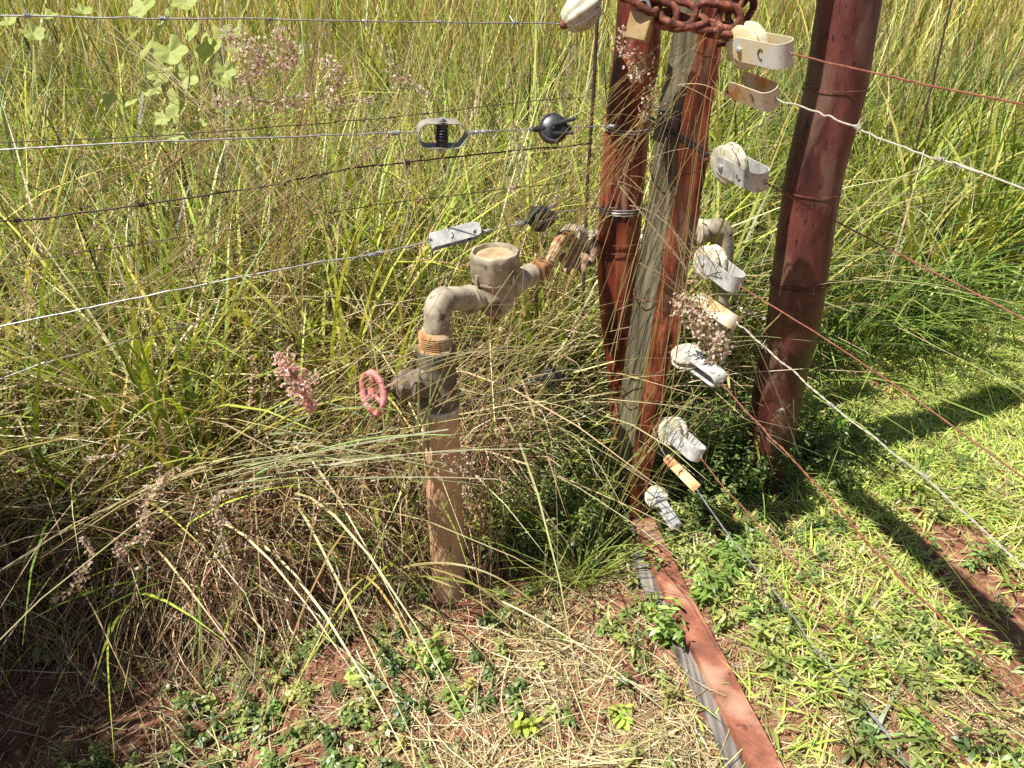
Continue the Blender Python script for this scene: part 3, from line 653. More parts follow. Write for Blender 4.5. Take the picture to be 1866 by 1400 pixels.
insulator('empty bent strap with an orange rust stain, below the yellowed reel', (1352, 158), (1414, 181), .75, strap='zincrust', has_reel=False, wide=.018, gap=.0175, fence=LN['r1'], mrot=5.0)
insulator('white reel in a clean grey strap at the end of the black stay', (1328, 298), (1394, 333), .62, rs=1.08, tie=wpost(295), wide=.018, fence=LN['r2'], mrot=2.1)
insulator('cream reel in a pale strap just above the tangle of seed heads', (1294, 478), (1348, 520), .55, rs=1.02, tie=wpost(475), wide=.017, fence=LN['r3'], mrot=1.2)
insulator('pale worn strap half buried in dry seed heads', (1288, 552), (1342, 590), .1, has_reel=False, strap='zincrust', wide=.015, fence=LN['r4'], mrot=1.9)
insulator('round cream reel seen from above with its strap lying across the top', (1252, 650), (1314, 694), -.62, rs=1.0, tie=wpost(645), wide=.0165, gap=.014, fence=LN['r5'], mrot=3.0)
insulator('cream reel and grey strap above the orange tag', (1226, 786), (1277, 832), .45, rs=.98, tie=wpost(780), wide=.017, fence=LN['r6'], mrot=4.0)
insulator('small flat cream reel with a narrow white strap, lowest beside the split post', (1196, 906), (1234, 962), -.35, rs=.80, tie=wpost(900), wide=.012, gap=.011, fence=LN['r7'], mrot=2.5)
# orange plate
RFt = LN['tag']; A, B = RFt(1214, 834), RFt(1268, 888); X = (B - A).normalized(); vw = (CAMP - A).normalized(); Z = (vw - X * vw.dot(X)).normalized()
t = thing('tag_strap', 'flat orange stained strap hanging between the two lowest reels', 'strap', A, 'reel insulators and straps on the fence wires')
pt = prt('plate', ribbon_solid([A - X * .004, A, A + X * .02, A + (B - A) * .7, B - X * .006 + Z * -.002, B + X * .001 - Z * .007], [.006, .0095, .011, .0115, .0115, .011], Z.cross(X), .0016), M['orange'], parent=t)
prt('hole', lathe([(.0035, -.0002), (.0035, .0002)], A + X * .008 + Z * .0012, Z, seg=14), M['mark'], parent=pt)
mpt = A.lerp(B, .52) + Z * .0016
prt('punched_slot', tube([mpt + X * (math.cos(a) * .004) + Z.cross(X) * (math.sin(a) * .0045) for a in np.linspace(.9, 4.6, 12)], .0011, 5), M['mark'], parent=pt)
prt('tie', tube(smooth_path([A + Z * .002, RFt(1200, 808), wpost(780)], 6), .0015, 6), M['galv'], parent=t)
# lone cream reel at the top of the left fence
A = LF(1060, 22); t = thing('reel_insulator', 'ribbed cream reel hanging beside the red post at the top of the picture', 'insulator', A)
ax_ = (LF(1090, 3) - LF(1035, 42)).normalized()
prt('reel', lathe([(.008, -.042), (.021, -.034), (.0285, -.016), (.030, 0), (.0285, .014), (.023, .03), (.010, .040)], A, ax_, seg=60, ribs=9, ramp=.16), M['porcelain'], parent=t, label='cream ribbed reel')
prt('end_cap', lathe([(.006, -.05), (.010, -.044), (.010, -.036)], A, ax_), M['rust'], parent=t)
prt('tie', tube([A + ax_ * .035, LF(1120, -8)], .0014, 6), M['rust'], parent=t)
# left strap tensioner, seen edge on
A, B = LF(775, 244), LF(848, 244); X = (B - A).normalized(); Zv = Vector((0, 0, 1)); Zv = (Zv - X * Zv.dot(X)).normalized(); Yd = Zv.cross(X)
t = thing('strap_tensioner', 'open grey strap loop with an upright dark reel on the left fence wire', 'insulator', A)
g = .024; L = (B - A).length
pa = []
for k in range(11):
    a = math.pi / 2 + math.pi * k / 10; pa.append(A + X * (.004 + math.cos(a) * .020) + Zv * g * math.sin(a))
pa = [A + X * (L + .004) + Zv * .001, A + X * (L - .012) + Zv * g * .92, A + X * (L - .018) + Zv * g] + pa + [A + X * (L - .018) - Zv * g, A + X * (L - .012) - Zv * g * .92, A + X * (L + .004) - Zv * .001]
prt('strap', ribbon_solid(pa, [.013] * len(pa), (Yd + Zv * .25), .0016), M['zincgrey'], parent=t)
prt('reel', lathe([(.011, -.024), (.011, -.012), (.0135, -.012), (.0135, -.009), (.011, -.008), (.0135, -.004), (.011, -.002), (.0135, .001), (.011, .004), (.0135, .007), (.011, .010), (.013, .016), (.013, .023)], A + X * .034, Zv, seg=20), M['black'], parent=t, label='dark ribbed upright spindle')
prt('bolt', lathe([(.007, -.036), (.007, -.0255), (.0035, -.025), (.0035, .030), (.006, .0265), (.006, .031)], A + X * .034, Zv, seg=12), M['zinc'], parent=t)
# white strap above the meter
insulator('white strap with dark scuffs above the water meter', (862, 421), (783, 442), .30, fence=LF, has_reel=False, wide=.0165, gap=.012, mark=True, ring=True, strap='zincscuff', mrot=.4)
A, B = LF(862, 421), LF(783, 442)
# black claw insulators
def black_ins(label, c, tip, fork, back=0.0, s=1.0, yaw=0.0):
    A, T, Fk = LF(*c, back), LF(*tip, back), LF(*fork, back); X = (Fk - T).normalized()
    vw = (CAMP - A).normalized(); Z = (vw - X * vw.dot(X)).normalized(); Yd = Z.cross(X)
    Zt = Matrix.Rotation(yaw, 3, X) @ Z
    t = thing('claw_insulator', label, 'insulator', A, 'black claw insulators of the left fence')
    prt('wheel', lathe([(a * s, b * s) for a, b in [(.006, -.016), (.019, -.015), (.0265, -.009), (.0285, -.001), (.027, .007), (.020, .0125), (.006, .014)]], A, Zt + X * -.35, seg=36), M['black'], parent=t)
    f = []
    for k in range(15):
        a = math.pi / 2 + math.pi * k / 14; f.append(A + X * (-.004 + math.cos(a) * .009) * s + Yd * math.sin(a) * .0085 * s + Z * .019 * s)
    f = [A + X * .040 * s + Yd * .016 * s + Z * .012 * s] + f + [A + X * .034 * s - Yd * .009 * s + Z * .014 * s]
    prt('fork', tube(f, .0036 * s, 8), M['blackedge'], parent=t)
    rm = frame_of(Zt + X * -.35, X)
    prt('rim', tube([A + rm @ Vector((math.cos(a) * .0225 * s, math.sin(a) * .0245 * s, .0098 * s)) for a in np.linspace(1.7, 5.0, 24)], .0034 * s, 8), M['blackedge'], parent=t)
    prt('neck', tube([T, T.lerp(A, .35), A], [.0035 * s, .0065 * s, .011 * s], 14), M['black'], parent=t)
    prt('tail', tube([A, A + X * .035 * s], [.011 * s, .005 * s], 12), M['black'], parent=t)
    prt('wire_eye', tube([T + X * (math.cos(a) * .006) + Yd * math.sin(a) * .005 for a in np.linspace(0, 6.28, 12)], .0016, 5), M['galv'], parent=t)
    return t
black_ins('upper black claw insulator beside the red post', (1008, 235), (970, 236), (1045, 232), s=1.12, yaw=-.3)
black_ins('lower black claw insulator right of the white strap', (985, 398), (948, 407), (1013, 384), s=1.05, yaw=.6)
black_ins('black claw insulator in the shade low in the weeds left of the posts', (1005, 688), (975, 693), (1040, 684), s=1.0, yaw=.5)
# black stay on the split post
t = thing('post_insulator', 'black bracket insulator on the split post with a dark stay wire', 'insulator', atY(1212, 228, 1.50))
pb = atY(1214, 232, 1.515)
prt('bracket', box(pb, frame_of((.15, 0, 1), (1, .2, 0)), .036, .03, .055), M['black'], parent=t, bevel=.004)
prt('clip', box(pb + Vector((.002, -.018, .012)), frame_of((.15, 0, 1), (1, .2, 0)), .028, .012, .02), M['black'], parent=t, bevel=.003)
prt('stay', join(tube([atY(1180, 222, 1.50), atY(1292, 285, 1.50)], .0038, 8), tube([atY(1185, 214, 1.50), atY(1285, 273, 1.50)], .0025, 8)), M['black'], parent=t)

# ------------------------------------------------------------------ chain and padlock
ch = thing('chain', 'heavy rusty chain looped around the posts at the top of the picture', 'chain', atY(1250, 30, 1.50))
def link(c, d, up, ln=.052, wd=.030, r=.0068):
    m = frame_of(Vector(up), Vector(d)); P = []
    a_ = (ln - wd) / 2; q_ = wd / 2 - r * .3
    for k in range(13): a = -math.pi / 2 + math.pi * k / 12; P.append(c + m @ Vector((a_ + math.cos(a) * q_, math.sin(a) * q_, 0)))
    for k in range(13): a = math.pi / 2 + math.pi * k / 12; P.append(c + m @ Vector((-a_ + math.cos(a) * q_, math.sin(a) * q_, 0)))
    P.append(P[0]); prt('link', tube(P, r, 12, caps=False), M['rust'], parent=ch)
cy = WY - .085
for (a, b, fl_) in [((1150, -12), (1192, 20), 1), ((1170, 10), (1228, 34), 0), ((1208, 26), (1256, 46), 1), ((1202, 16), (1262, 30), 0), ((1222, 44), (1282, 40), 1), ((1272, 24), (1342, 34), 0), ((1262, 44), (1308, 52), 1), ((1322, 22), (1338, 62), 0), ((1290, 50), (1338, 60), 1)]:
    A, B = atY(*a, cy), atY(*b, cy + (.012 if b[0] > 1330 else 0)); dd = (B - A)
    up = (CAMP - A).normalized()
    if fl_: up = (up.cross(dd)).normalized() + up * .5
    link((A + B) / 2, dd, up, ln=max(.056, dd.length * 1.0 + .010), wd=.040 if not fl_ else .036)
for (a, b, yy) in [((1338, 40), (1362, 0), WY + .03), ((1348, 10), (1330, -40), WY + .09), ((1150, -12), (1130, -50), WY - .05)]:
    A, B = atY(*a, yy), atY(*b, yy + .04); link((A + B) / 2, B - A, (CAMP - A).normalized(), ln=.06, wd=.04)
pl = thing('padlock', 'dull brass padlock hanging from the left end of the chain', 'padlock', atY(1168, 45, cy))
pc = atY(1166, 48, cy)
prt('body', box(pc, frame_of((.22, .1, 1), (1, -.55, 0)), .042, .022, .047), M['brass'], parent=pl, bevel=.003)
prt('shackle', tube([pc + Vector((.004, 0, .02)) + Vector((math.cos(a) * .011, -math.cos(a) * .005, math.sin(a) * .022)) for a in np.linspace(0, math.pi, 16)], .0033, 8), M['galv'], parent=pl)
# dry leaves on the pipe
def lobed(name, c, n, up, r, mat, label, cat, lobes=5, curl=.25, group=None, parent=None, col=None):
    m = frame_of(n, up); V = [Vector(c)]; K = lobes * 8
    for k in range(K):
        a = 2 * math.pi * k / K; rr = r * (.74 + .26 * abs(math.cos(a * lobes / 2)) ** 1.2) * (1.0 if abs(a - math.pi) > .35 else .55)
        V.append(Vector(c) + m @ Vector((math.cos(a) * rr, math.sin(a) * rr, curl * r * (rr / r) ** 2 * (1 + .5 * math.sin(3 * a)))))
    mid = []
    for k in range(K): mid.append((V[0] + V[k + 1]) / 2 + m @ Vector((0, 0, -.04 * r + .05 * r * math.cos(k * lobes / K * 2 * math.pi))))
    F_ = []
    off = K + 1
    for k in range(K):
        k2 = (k + 1) % K; F_ += [(0, off + k, off + k2), (off + k, k + 1, k2 + 1, off + k2)]
    return (V + mid, F_)
gq = lobed('', atY(1045, 478, 1.68), (.1, -.8, .6), (0, 0, 1), .036, None, '', '')
o = add_mesh('dry_leaf', gq, M['dryleaf'], loc=atY(1045, 478, 1.68)); s_ = o.modifiers.new('solid', 'SOLIDIFY'); s_.thickness = .0008
tag(o, 'large curled brown dead leaf caught on the pipe behind the meter', 'dry leaf')
gq = lobed('', atY(1070, 462, 1.72), (.3, -.7, .7), (1, 0, .4), .030, None, '', '', lobes=3, curl=.5)
o = add_mesh('dry_leaf', gq, M['dryleaf'], loc=atY(1070, 462, 1.72)); s_ = o.modifiers.new('solid', 'SOLIDIFY'); s_.thickness = .0008
tag(o, 'smaller folded brown dead leaf against the red post', 'dry leaf')

# ================================================================== vegetation
GREENS = [(.32, .39, .06), (.23, .30, .05), (.46, .50, .09), (.56, .54, .12), (.12, .17, .035)]
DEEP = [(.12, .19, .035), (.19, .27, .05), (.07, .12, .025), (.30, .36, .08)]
OLIVE = [(.33, .29, .09), (.42, .34, .12), (.24, .23, .07), (.46, .34, .12)]
TAN = [(.42, .31, .16), (.50, .40, .24), (.34, .23, .12), (.28, .17, .09), (.56, .46, .30)]
BROWN = [(.27, .145, .08), (.40, .235, .14), (.11, .055, .03), (.50, .32, .20)]
def with_z(p, z=0.0): return np.concatenate([p, (gz(p[:, 0], p[:, 1]) + z)[:, None]], 1)

def off_rail(x, y):
    xr = np.interp(y, [.55, .858, 1.54], [.525, .465, .329])
    dd = x - xr
    return ~((np.abs(dd) < .024) | ((dd > -.085) & (dd <= -.024) & (rng.random(len(x)) < .65)) & (y < 1.56))
# ---- tall grass beyond the fence
tg = Veg(); td = Veg()
def in_view(x, y): return np.abs(x) < 0.74 * (y * .9 + .6) + .35
def tall_keep(x, y): return (y > edge(x) + rng.random(len(x)) ** 2 * .25 - .02) & in_view(x, y)
def hgt(x, y):
    d_ = y - edge(x)
    h = .50 + .42 * np.clip(d_ / 1.0, 0, 1) + .12 * np.clip((y - 3) / 3, 0, 1)
    h = np.where(x > .5, .48 + .50 * np.clip((y - edge(x)) / 1.1, 0, 1), h)
    return h * (0.85 + .3 * vnoise(x, y, 3.5, 21))
def field(n, y0, y1, kind):
    p = sample(n, -5, 5.2, y0, y1, tall_keep); m = len(p)
    az = U(0, 2 * math.pi, m)
    k = max(m // 16, 1); cc_ = p[rng.choice(m, k)]; ci = rng.integers(0, k, m); sel = rng.random(m) < .68
    off_ = rng.normal(0, .022, (m, 2)) * (1 if y1 <= 3 else 1.6)
    p = np.where(sel[:, None], cc_[ci] + off_, p); az = np.where(sel, np.arctan2(off_[:, 1], off_[:, 0]) + rng.normal(0, .5, m), az)
    kp = rng.random(m) < np.clip(2.6 * (vnoise(p[:, 0], p[:, 1], 7.5, 71) - .22), .10, 1)
    p, az, sel, ci = p[kp], az[kp], sel[kp], ci[kp]; m = len(p)
    b = with_z(p); h = hgt(p[:, 0], p[:, 1]) * np.where(sel, (.72 + .5 * rng.random(k))[ci], .9)
    gn = vnoise(p[:, 0], p[:, 1], 2.3, 31)[:, None]
    if kind == 'leaf':
        hh = h * U(.45, 1.0, m)
        Cn, W, Sd = blades(b, hh, az, U(.02, .42, m), U(.05, .85, m) ** 1.1, U(.0045, .0150, m) * np.where(p[:, 1] > 3, 1.4, 1), 7, .55, .04)
        c = pal(GREENS + [(.055, .085, .02), (.08, .11, .03)], m, [3, 3, 3.4, 2.4, 2, 3, 3], .30); o_ = pal(OLIVE + [(.07, .06, .025)], m, [3, 3, 3, 3, 4], .30)
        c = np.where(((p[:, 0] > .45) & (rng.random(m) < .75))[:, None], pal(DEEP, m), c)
        c = np.where(rng.random((m, 1)) < .34 + .35 * (gn - .5) + .30 * (((p[:, 1] - edge(p[:, 0])) < .55) & (p[:, 0] < .3))[:, None], o_, c)
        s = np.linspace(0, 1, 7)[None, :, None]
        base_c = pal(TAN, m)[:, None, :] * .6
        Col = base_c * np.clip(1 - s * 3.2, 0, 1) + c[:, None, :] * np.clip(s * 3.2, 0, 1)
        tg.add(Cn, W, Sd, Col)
    elif kind == 'culm':
        Cn, W, Sd = blades(b, h * U(.75, 1.12, m), az, U(.0, .40, m), U(.0, .35, m), U(.0020, .0042, m), 7, .3, .02, 'stem')
        c = pal(OLIVE + GREENS[:2] + TAN[:3] + [(.06, .05, .02)], m, [2, 2, 3, 1.5, 3, 3, 2, 2, 1.5, 5], .28)
        tg.add(Cn, W, Sd, c)
    elif kind == 'dry':
        kp = rng.random(m) < np.where(p[:, 0] > .45, .30, .85); p, h, az, b = p[kp], h[kp], az[kp], b[kp]; m = len(p)
        hh = h * U(.25, .85, m)
        Cn, W, Sd = blades(b, hh, az, U(.05, .8, m), U(.2, 1.3, m), U(.0025, .0065, m), 7, .6, .08)
        td.add(Cn, W, Sd, pal(TAN + BROWN, m, [3, 3, 3, 2, 2, 1, 2, .5, 1]))
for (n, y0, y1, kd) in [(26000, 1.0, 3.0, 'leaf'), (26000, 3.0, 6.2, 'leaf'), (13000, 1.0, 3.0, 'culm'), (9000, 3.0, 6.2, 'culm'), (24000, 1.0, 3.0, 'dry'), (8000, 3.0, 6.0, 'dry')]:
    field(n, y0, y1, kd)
def clumps(n, x0, x1, y0, y1, keep, nb, hl, wl, tl, bl, cols, store, sp=.018, K=8, wts=None):
    cs = sample(n, x0, x1, y0, y1, keep); BB, AA, CC, HH = [], [], [], []
    for (x, y) in cs:
        k = random.randint(*nb); BB.append(np.stack([x + rng.normal(0, sp, k), y + rng.normal(0, sp, k)], -1)); AA.append(U(0, 6.28, k)); HH.append(np.full(k, random.uniform(.75, 1.2)))
        CC.append(np.repeat(pal(cols, 1, wts), k, 0) * np.exp(rng.normal(0, .12, (k, 1))))
    B_ = np.concatenate(BB); A_ = np.concatenate(AA); H_ = np.concatenate(HH); m = len(B_)
    Cn, W, Sd = blades(with_z(B_), U(*hl, m) * H_, A_, U(*tl, m), U(*bl, m), U(*wl, m), K, .6, .03)
    store.add(Cn, W, Sd, np.concatenate(CC))
tk = lambda x, y: (y > edge(x) + .06) & in_view(x, y)
clumps(520, -3, 3, 1.2, 4.2, tk, (7, 15), (.45, .95), (.009, .019), (.02, .30), (.1, .7), [(.30, .40, .055), (.42, .49, .08), (.22, .30, .05), (.52, .52, .10), (.46, .42, .12)], tg)
clumps(520, -3, .6, 1.2, 4.2, tk, (8, 16), (.35, .90), (.0035, .009), (.05, .9), (.1, 1.1), [(.52, .42, .22), (.60, .50, .28), (.42, .30, .15)], td)
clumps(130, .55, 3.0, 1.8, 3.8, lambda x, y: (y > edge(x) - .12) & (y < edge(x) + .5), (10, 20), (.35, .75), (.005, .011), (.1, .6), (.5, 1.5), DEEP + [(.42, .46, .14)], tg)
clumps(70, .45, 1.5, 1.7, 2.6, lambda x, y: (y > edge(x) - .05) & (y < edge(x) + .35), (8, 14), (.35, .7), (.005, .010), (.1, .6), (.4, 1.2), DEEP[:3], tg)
clumps(120, -1.7, .1, 1.1, 1.75, lambda x, y: (y > edge(x) - .15) & (y < edge(x) + .15) & ~((x > -.5) & (y < 1.45)), (6, 12), (.2, .5), (.005, .011), (.05, .6), (.2, 1.0), GREENS[:3] + DEEP[:2], tg)
# the far field out to the side and behind, sparser and coarser
p = sample(16000, -16, 16, 6, 15, lambda x, y: in_view(x, y)); m = len(p)
Cn, W, Sd = blades(with_z(p), U(.8, 1.25, m), U(0, 6.28, m), U(.02, .25, m), U(.05, .5, m), U(.012, .026, m), 7)
tg.add(Cn, W, Sd, pal(GREENS + OLIVE, m))
# tall grass outside the left edge of the view: it shades the lower left corner
p = sample(5200, -1.80, -1.22, .40, 1.15, lambda x, y: x == x); m = len(p)
Cn, W, Sd = blades(with_z(p), U(.7, 1.35, m), U(0, 6.28, m), U(.0, .08, m), U(.01, .08, m), U(.008, .017, m), 7)
tg.add(Cn, W, Sd, pal(GREENS + OLIVE, m))
p = sample(1300, -1.6, .25, 1.2, 1.75, lambda x, y: (y > edge(x) - .24) & (y < edge(x) + .1)); m = len(p)
Cn, W, Sd = blades(with_z(p), U(.12, .42, m), U(0, 6.28, m), U(.05, .8, m), U(.1, 1.1, m), U(.003, .0085, m), 7)
tg.add(Cn, W, Sd, pal(GREENS + OLIVE, m))
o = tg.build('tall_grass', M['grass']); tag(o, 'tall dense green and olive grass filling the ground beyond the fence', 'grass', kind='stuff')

# ---- dry thatch hanging at the lower left
s = np.linspace(0, 1, 9)[None, :]
def arcs(base, az, length, height, width, start, cols, fall=1.0, curl=.12):
    m = len(base)
    r = length[:, None] * (s ** .9)
    z = start[:, None] * (1 - s) + height[:, None] * 4 * s * (1 - s) * .8
    z = np.maximum(z * fall, .004)
    ph = U(0, 6, m)[:, None]; fq = U(3, 8, m)[:, None]
    lat = length[:, None] * curl * np.sin(s * fq + ph) * s; zz = length[:, None] * curl * .6 * np.cos(s * fq * .8 + ph) * s
    dx, dy = np.cos(az)[:, None], np.sin(az)[:, None]
    Cn = np.stack([base[:, 0:1] + dx * r - dy * lat, base[:, 1:2] + dy * r + dx * lat, base[:, 2:3] + np.maximum(z + zz, .004)], -1)
    W = width[:, None] * .5 * (1 - .6 * s)
    tw = U(-1.5, 1.5, m)
    Sd = np.stack([-np.sin(az) * np.cos(tw), np.cos(az) * np.cos(tw), np.sin(tw)], -1)
    return Cn, W, Sd, cols
kc = sample(230, -1.9, .0, 1.18, 1.75, lambda x, y: (y > edge(x) - .16) & (y < edge(x) + .3) & (rng.random(len(x)) < np.where(x < -.3, 1, .4)))
kc = kc[~((kc[:, 0] > -.44) & (kc[:, 1] < 1.46))]; n_ = 8600; ci = rng.integers(0, len(kc), n_); a0 = rng.normal(-1.4, 1.25, n_); p = kc[ci] + rng.normal(0, .025, (n_, 2))
td.add(*arcs(with_z(p), a0, U(.05, .34, n_), U(.0, .20, n_), U(.0016, .0048, n_), U(.0, .24, n_), pal(TAN + BROWN, n_, [3, 2.4, 2.5, 2.5, 1.6, 3, 4, 3, 3.5], .45), 1.0, .30))
# general low dead matter under the tall grass and round the pipe
p = sample(9000, -1.6, 1.2, 1.2, 2.4, lambda x, y: (y > edge(x) - .15) & (y < edge(x) + .8) & (rng.random(len(x)) < np.where(x > -.12, .14, .9)) & ~((x > -.26) & (x < .0) & (y < 1.38))); m = len(p)
td.add(*arcs(with_z(p), U(0, 6.28, m), U(.06, .40, m), U(.02, .2, m), U(.0014, .0030, m), U(.0, .30, m), pal(TAN + BROWN, m, None, .25)))
# strands behind and beside the pipe
p = sample(300, -.28, .10, 1.38, 1.75, lambda x, y: x == x); m = len(p)
td.add(*arcs(with_z(p), U(0, 6.28, m), U(.08, .36, m), U(.04, .3, m), U(.0013, .0028, m), U(.0, .4, m), pal(TAN + BROWN, m, None, .25)))
o = td.build('dry_grass', M['dry']); tag(o, 'tangled dry brown grass hanging over the soil at lower left and among the green', 'dry grass', kind='stuff')

# ---- crumbs of soil
n = 16000; p = sample(n, -1.2, 1.6, .6, 1.9, lambda x, y: (rng.random(len(x)) < np.clip(2.4 * (vnoise(x, y, 5, 81) - .25), .12, 1)) & off_rail(x, y)); n = len(p)
octa = np.array([[1, 0, 0], [0, 1, 0], [-1, 0, 0], [0, -1, 0], [0, 0, .8], [0, 0, -.6]]); of = np.array([[0, 1, 4], [1, 2, 4], [2, 3, 4], [3, 0, 4], [1, 0, 5], [2, 1, 5], [3, 2, 5], [0, 3, 5]])
sz = .0012 + .006 * rng.random(n) ** 4
a_ = U(0, 6.28, n); oc = octa[None] * sz[:, None, None] * U(.6, 1.3, (n * 6)).reshape(n, 6, 1) if False else octa[None] * sz[:, None, None] * rng.uniform(.6, 1.4, (n, 6, 1))
ocx = oc[..., 0] * np.cos(a_)[:, None] - oc[..., 1] * np.sin(a_)[:, None]; ocy = oc[..., 0] * np.sin(a_)[:, None] + oc[..., 1] * np.cos(a_)[:, None]
V_ = np.stack([p[:, 0:1] + ocx, p[:, 1:2] + ocy, (gz(p[:, 0], p[:, 1]) + sz * .25)[:, None] + oc[..., 2]], -1).reshape(-1, 3)
f_ = (np.arange(n)[:, None, None] * 6 + of[None]).reshape(-1, 3)
me = bpy.data.meshes.new('soil_crumbs'); me.vertices.add(len(V_)); me.vertices.foreach_set('co', V_.astype(np.float32).ravel())
me.loops.add(f_.size); me.loops.foreach_set('vertex_index', f_.astype(np.int32).ravel()); me.polygons.add(len(f_))
me.polygons.foreach_set('loop_start', (np.arange(len(f_)) * 3).astype(np.int32)); me.update(calc_edges=True); me.materials.append(M['soil'])
o = bpy.data.objects.new('soil_crumbs', me); C.objects.link(o); tag(o, 'crumbs and small clods of red soil', 'soil', kind='stuff')

# ---- straw lying on the soil
st = Veg()
def straw_keep(x, y):
    dns = np.exp(-((x - .12) / .38) ** 2) * np.exp(-((y - .95) / .30) ** 2) * 1.0 + .16
    dns = np.where(x > .48, .17, dns)
    dns *= np.clip(2.4 * (vnoise(x, y, 7, 41) - .30), .08, 1.2)
    dns = np.where((x > -.45) & (x < .3) & (y > 1.02), dns * .6, dns)
    return (rng.random(len(x)) < dns) & (y < edge(x) + .2) & off_rail(x, y)
p = sample(58000, -1.2, 2.4, .5, 2.6, straw_keep); m = len(p)
b = with_z(p, .002); L_ = U(.02, .16, m) * np.where(rng.random(m) < .12, 1.8, 1); az = U(0, math.pi * 2, m)
s5 = np.linspace(0, 1, 5)[None, :]
lat = L_[:, None] * .10 * np.sin(s5 * U(2, 5, m)[:, None] + U(0, 6, m)[:, None])
Cn = np.stack([b[:, 0:1] + np.cos(az)[:, None] * L_[:, None] * s5 - np.sin(az)[:, None] * lat, b[:, 1:2] + np.sin(az)[:, None] * L_[:, None] * s5 + np.cos(az)[:, None] * lat, b[:, 2:3] * 0 + s5 * 0], -1)
Cn[..., 2] = gz(Cn[..., 0], Cn[..., 1]) + .002 + U(0, .018, m)[:, None] + U(-.15, .22, m)[:, None].clip(0) * L_[:, None] * s5 * .9
tw = rng.normal(0, .5, m); Sd = np.stack([-np.sin(az) * np.cos(tw), np.cos(az) * np.cos(tw), np.sin(tw)], -1)
st.add(Cn, (U(.0007, .0022, m)[:, None]) * .62 * (1 - .3 * s5), Sd, pal([(.50, .41, .20), (.60, .51, .28), (.40, .30, .15), (.30, .19, .10), (.68, .60, .36), (.42, .42, .16)], m, [3, 4, 2, 1, 3, 1]))
p = sample(150000, -1.2, 1.0, .5, 1.6, lambda x, y: (rng.random(len(x)) < .60 * np.clip(2.6 * (vnoise(x, y, 8, 43) - .36), .12, 1) * np.where(x < -.35, .35, 1)) & off_rail(x, y)); m = len(p)
b = with_z(p, .001); L_ = U(.006, .035, m); az = U(0, 6.28, m); s3 = np.linspace(0, 1, 3)[None, :]
Cn = np.stack([b[:, 0:1] + np.cos(az)[:, None] * L_[:, None] * s3, b[:, 1:2] + np.sin(az)[:, None] * L_[:, None] * s3, b[:, 2:3] + U(.0005, .006, m)[:, None] + rng.normal(0, .12, m)[:, None] * L_[:, None] * s3], -1)
Sd = np.stack([-np.sin(az), np.cos(az), rng.normal(0, .4, m)], -1)
st.add(Cn, np.repeat(U(.0005, .0012, m)[:, None], 3, 1), Sd, pal([(.46, .37, .19), (.34, .24, .12), (.22, .13, .07), (.56, .48, .28), (.30, .30, .10)], m, [3, 3, 2, 2, 1.5]))
o = st.build('straw', M['dry']); tag(o, 'pale straw litter scattered on the red soil', 'straw', kind='stuff')

# ---- small leafy ground cover
gc = Veg()
LEAFG = [(.17, .235, .065), (.22, .29, .085), (.32, .37, .11), (.10, .15, .045), (.42, .45, .14)]
def herbs(centres, hlo, hhi, llo, lhi, nst=(1, 4), npair=(3, 7), cols=LEAFG, wts=None, store=gc, ratio=.42):
    B, AZ, LN, EL, CL = [], [], [], [], []; stB, stA, stH, stT = [], [], [], []
    hasC = pal(cols, len(centres), wts, .22)
    for ci, (x, y) in enumerate(centres):
        z0 = float(gz(x, y))
        for _ in range(random.randint(*nst)):
            a = random.uniform(0, 6.28); h = random.uniform(hlo, hhi); tl = random.uniform(.1, .7)
            stB.append((x, y, z0)); stA.append(a); stH.append(h); stT.append(tl)
            k = random.randint(*npair)
            for i in range(k):
                t = (i + 1) / k; px_, py_, pz_ = x + math.cos(a) * tl * h * t, y + math.sin(a) * tl * h * t, z0 + h * t
                for sgn in (0, math.pi):
                    B.append((px_, py_, pz_)); AZ.append(a + i * 1.6 + sgn + random.gauss(0, .3)); LN.append(random.uniform(llo, lhi) * (1.1 - .4 * t)); EL.append(random.uniform(-.2, .6)); CL.append(hasC[ci])
    B, AZ, LN, EL, CL = map(np.array, (B, AZ, LN, EL, CL)); n = len(B)
    CL = CL * np.exp(rng.normal(0, .14, (n, 1)))
    s4 = np.linspace(0, 1, 5)[None, :]
    hz = np.cos(EL)[:, None] * LN[:, None] * s4; vz = np.sin(EL)[:, None] * LN[:, None] * s4 - LN[:, None] * .35 * s4 ** 2
    Cn = np.stack([B[:, 0:1] + np.cos(AZ)[:, None] * hz, B[:, 1:2] + np.sin(AZ)[:, None] * hz, np.maximum(B[:, 2:3] + vz, .003)], -1)
    W = LN[:, None] * ratio / 2 * np.array([.14, .78, 1.0, .72, .05])[None, :]
    tw = rng.normal(0, .35, n); Sd = np.stack([-np.sin(AZ) * np.cos(tw), np.cos(AZ) * np.cos(tw), np.sin(tw)], -1)
    store.add(Cn, W, Sd, CL)
    stB, stA, stH, stT = map(np.array, (stB, stA, stH, stT)); m = len(stB)
    Cs, Ws, Ss = blades(stB, stH, stA, stT, np.zeros(m), np.full(m, .0022), 5, 0, 0, 'stem')
    store.add(Cs, Ws, Ss, pal([(.16, .13, .05), (.12, .14, .04)], m))
# lower left carpet
def ck(x, y):
    d1 = np.clip(1.15 - np.abs(x + .62) / .62, 0, 1) * (y < edge(x) - .12) * (vnoise(x, y, 7, 51) > .30) * np.where((x < -.62) & (y > .86), .22, 1)
    d2 = .16 * (x > -.3) * (x < .45) * (vnoise(x, y, 9, 52) > .5)
    return rng.random(len(x)) < np.maximum(d1 * .9, d2)
herbs(sample(2100, -1.3, .5, .55, 1.4, ck), .010, .04, .010, .023, ratio=.48, wts=[3, 3, 3, 2, 2])
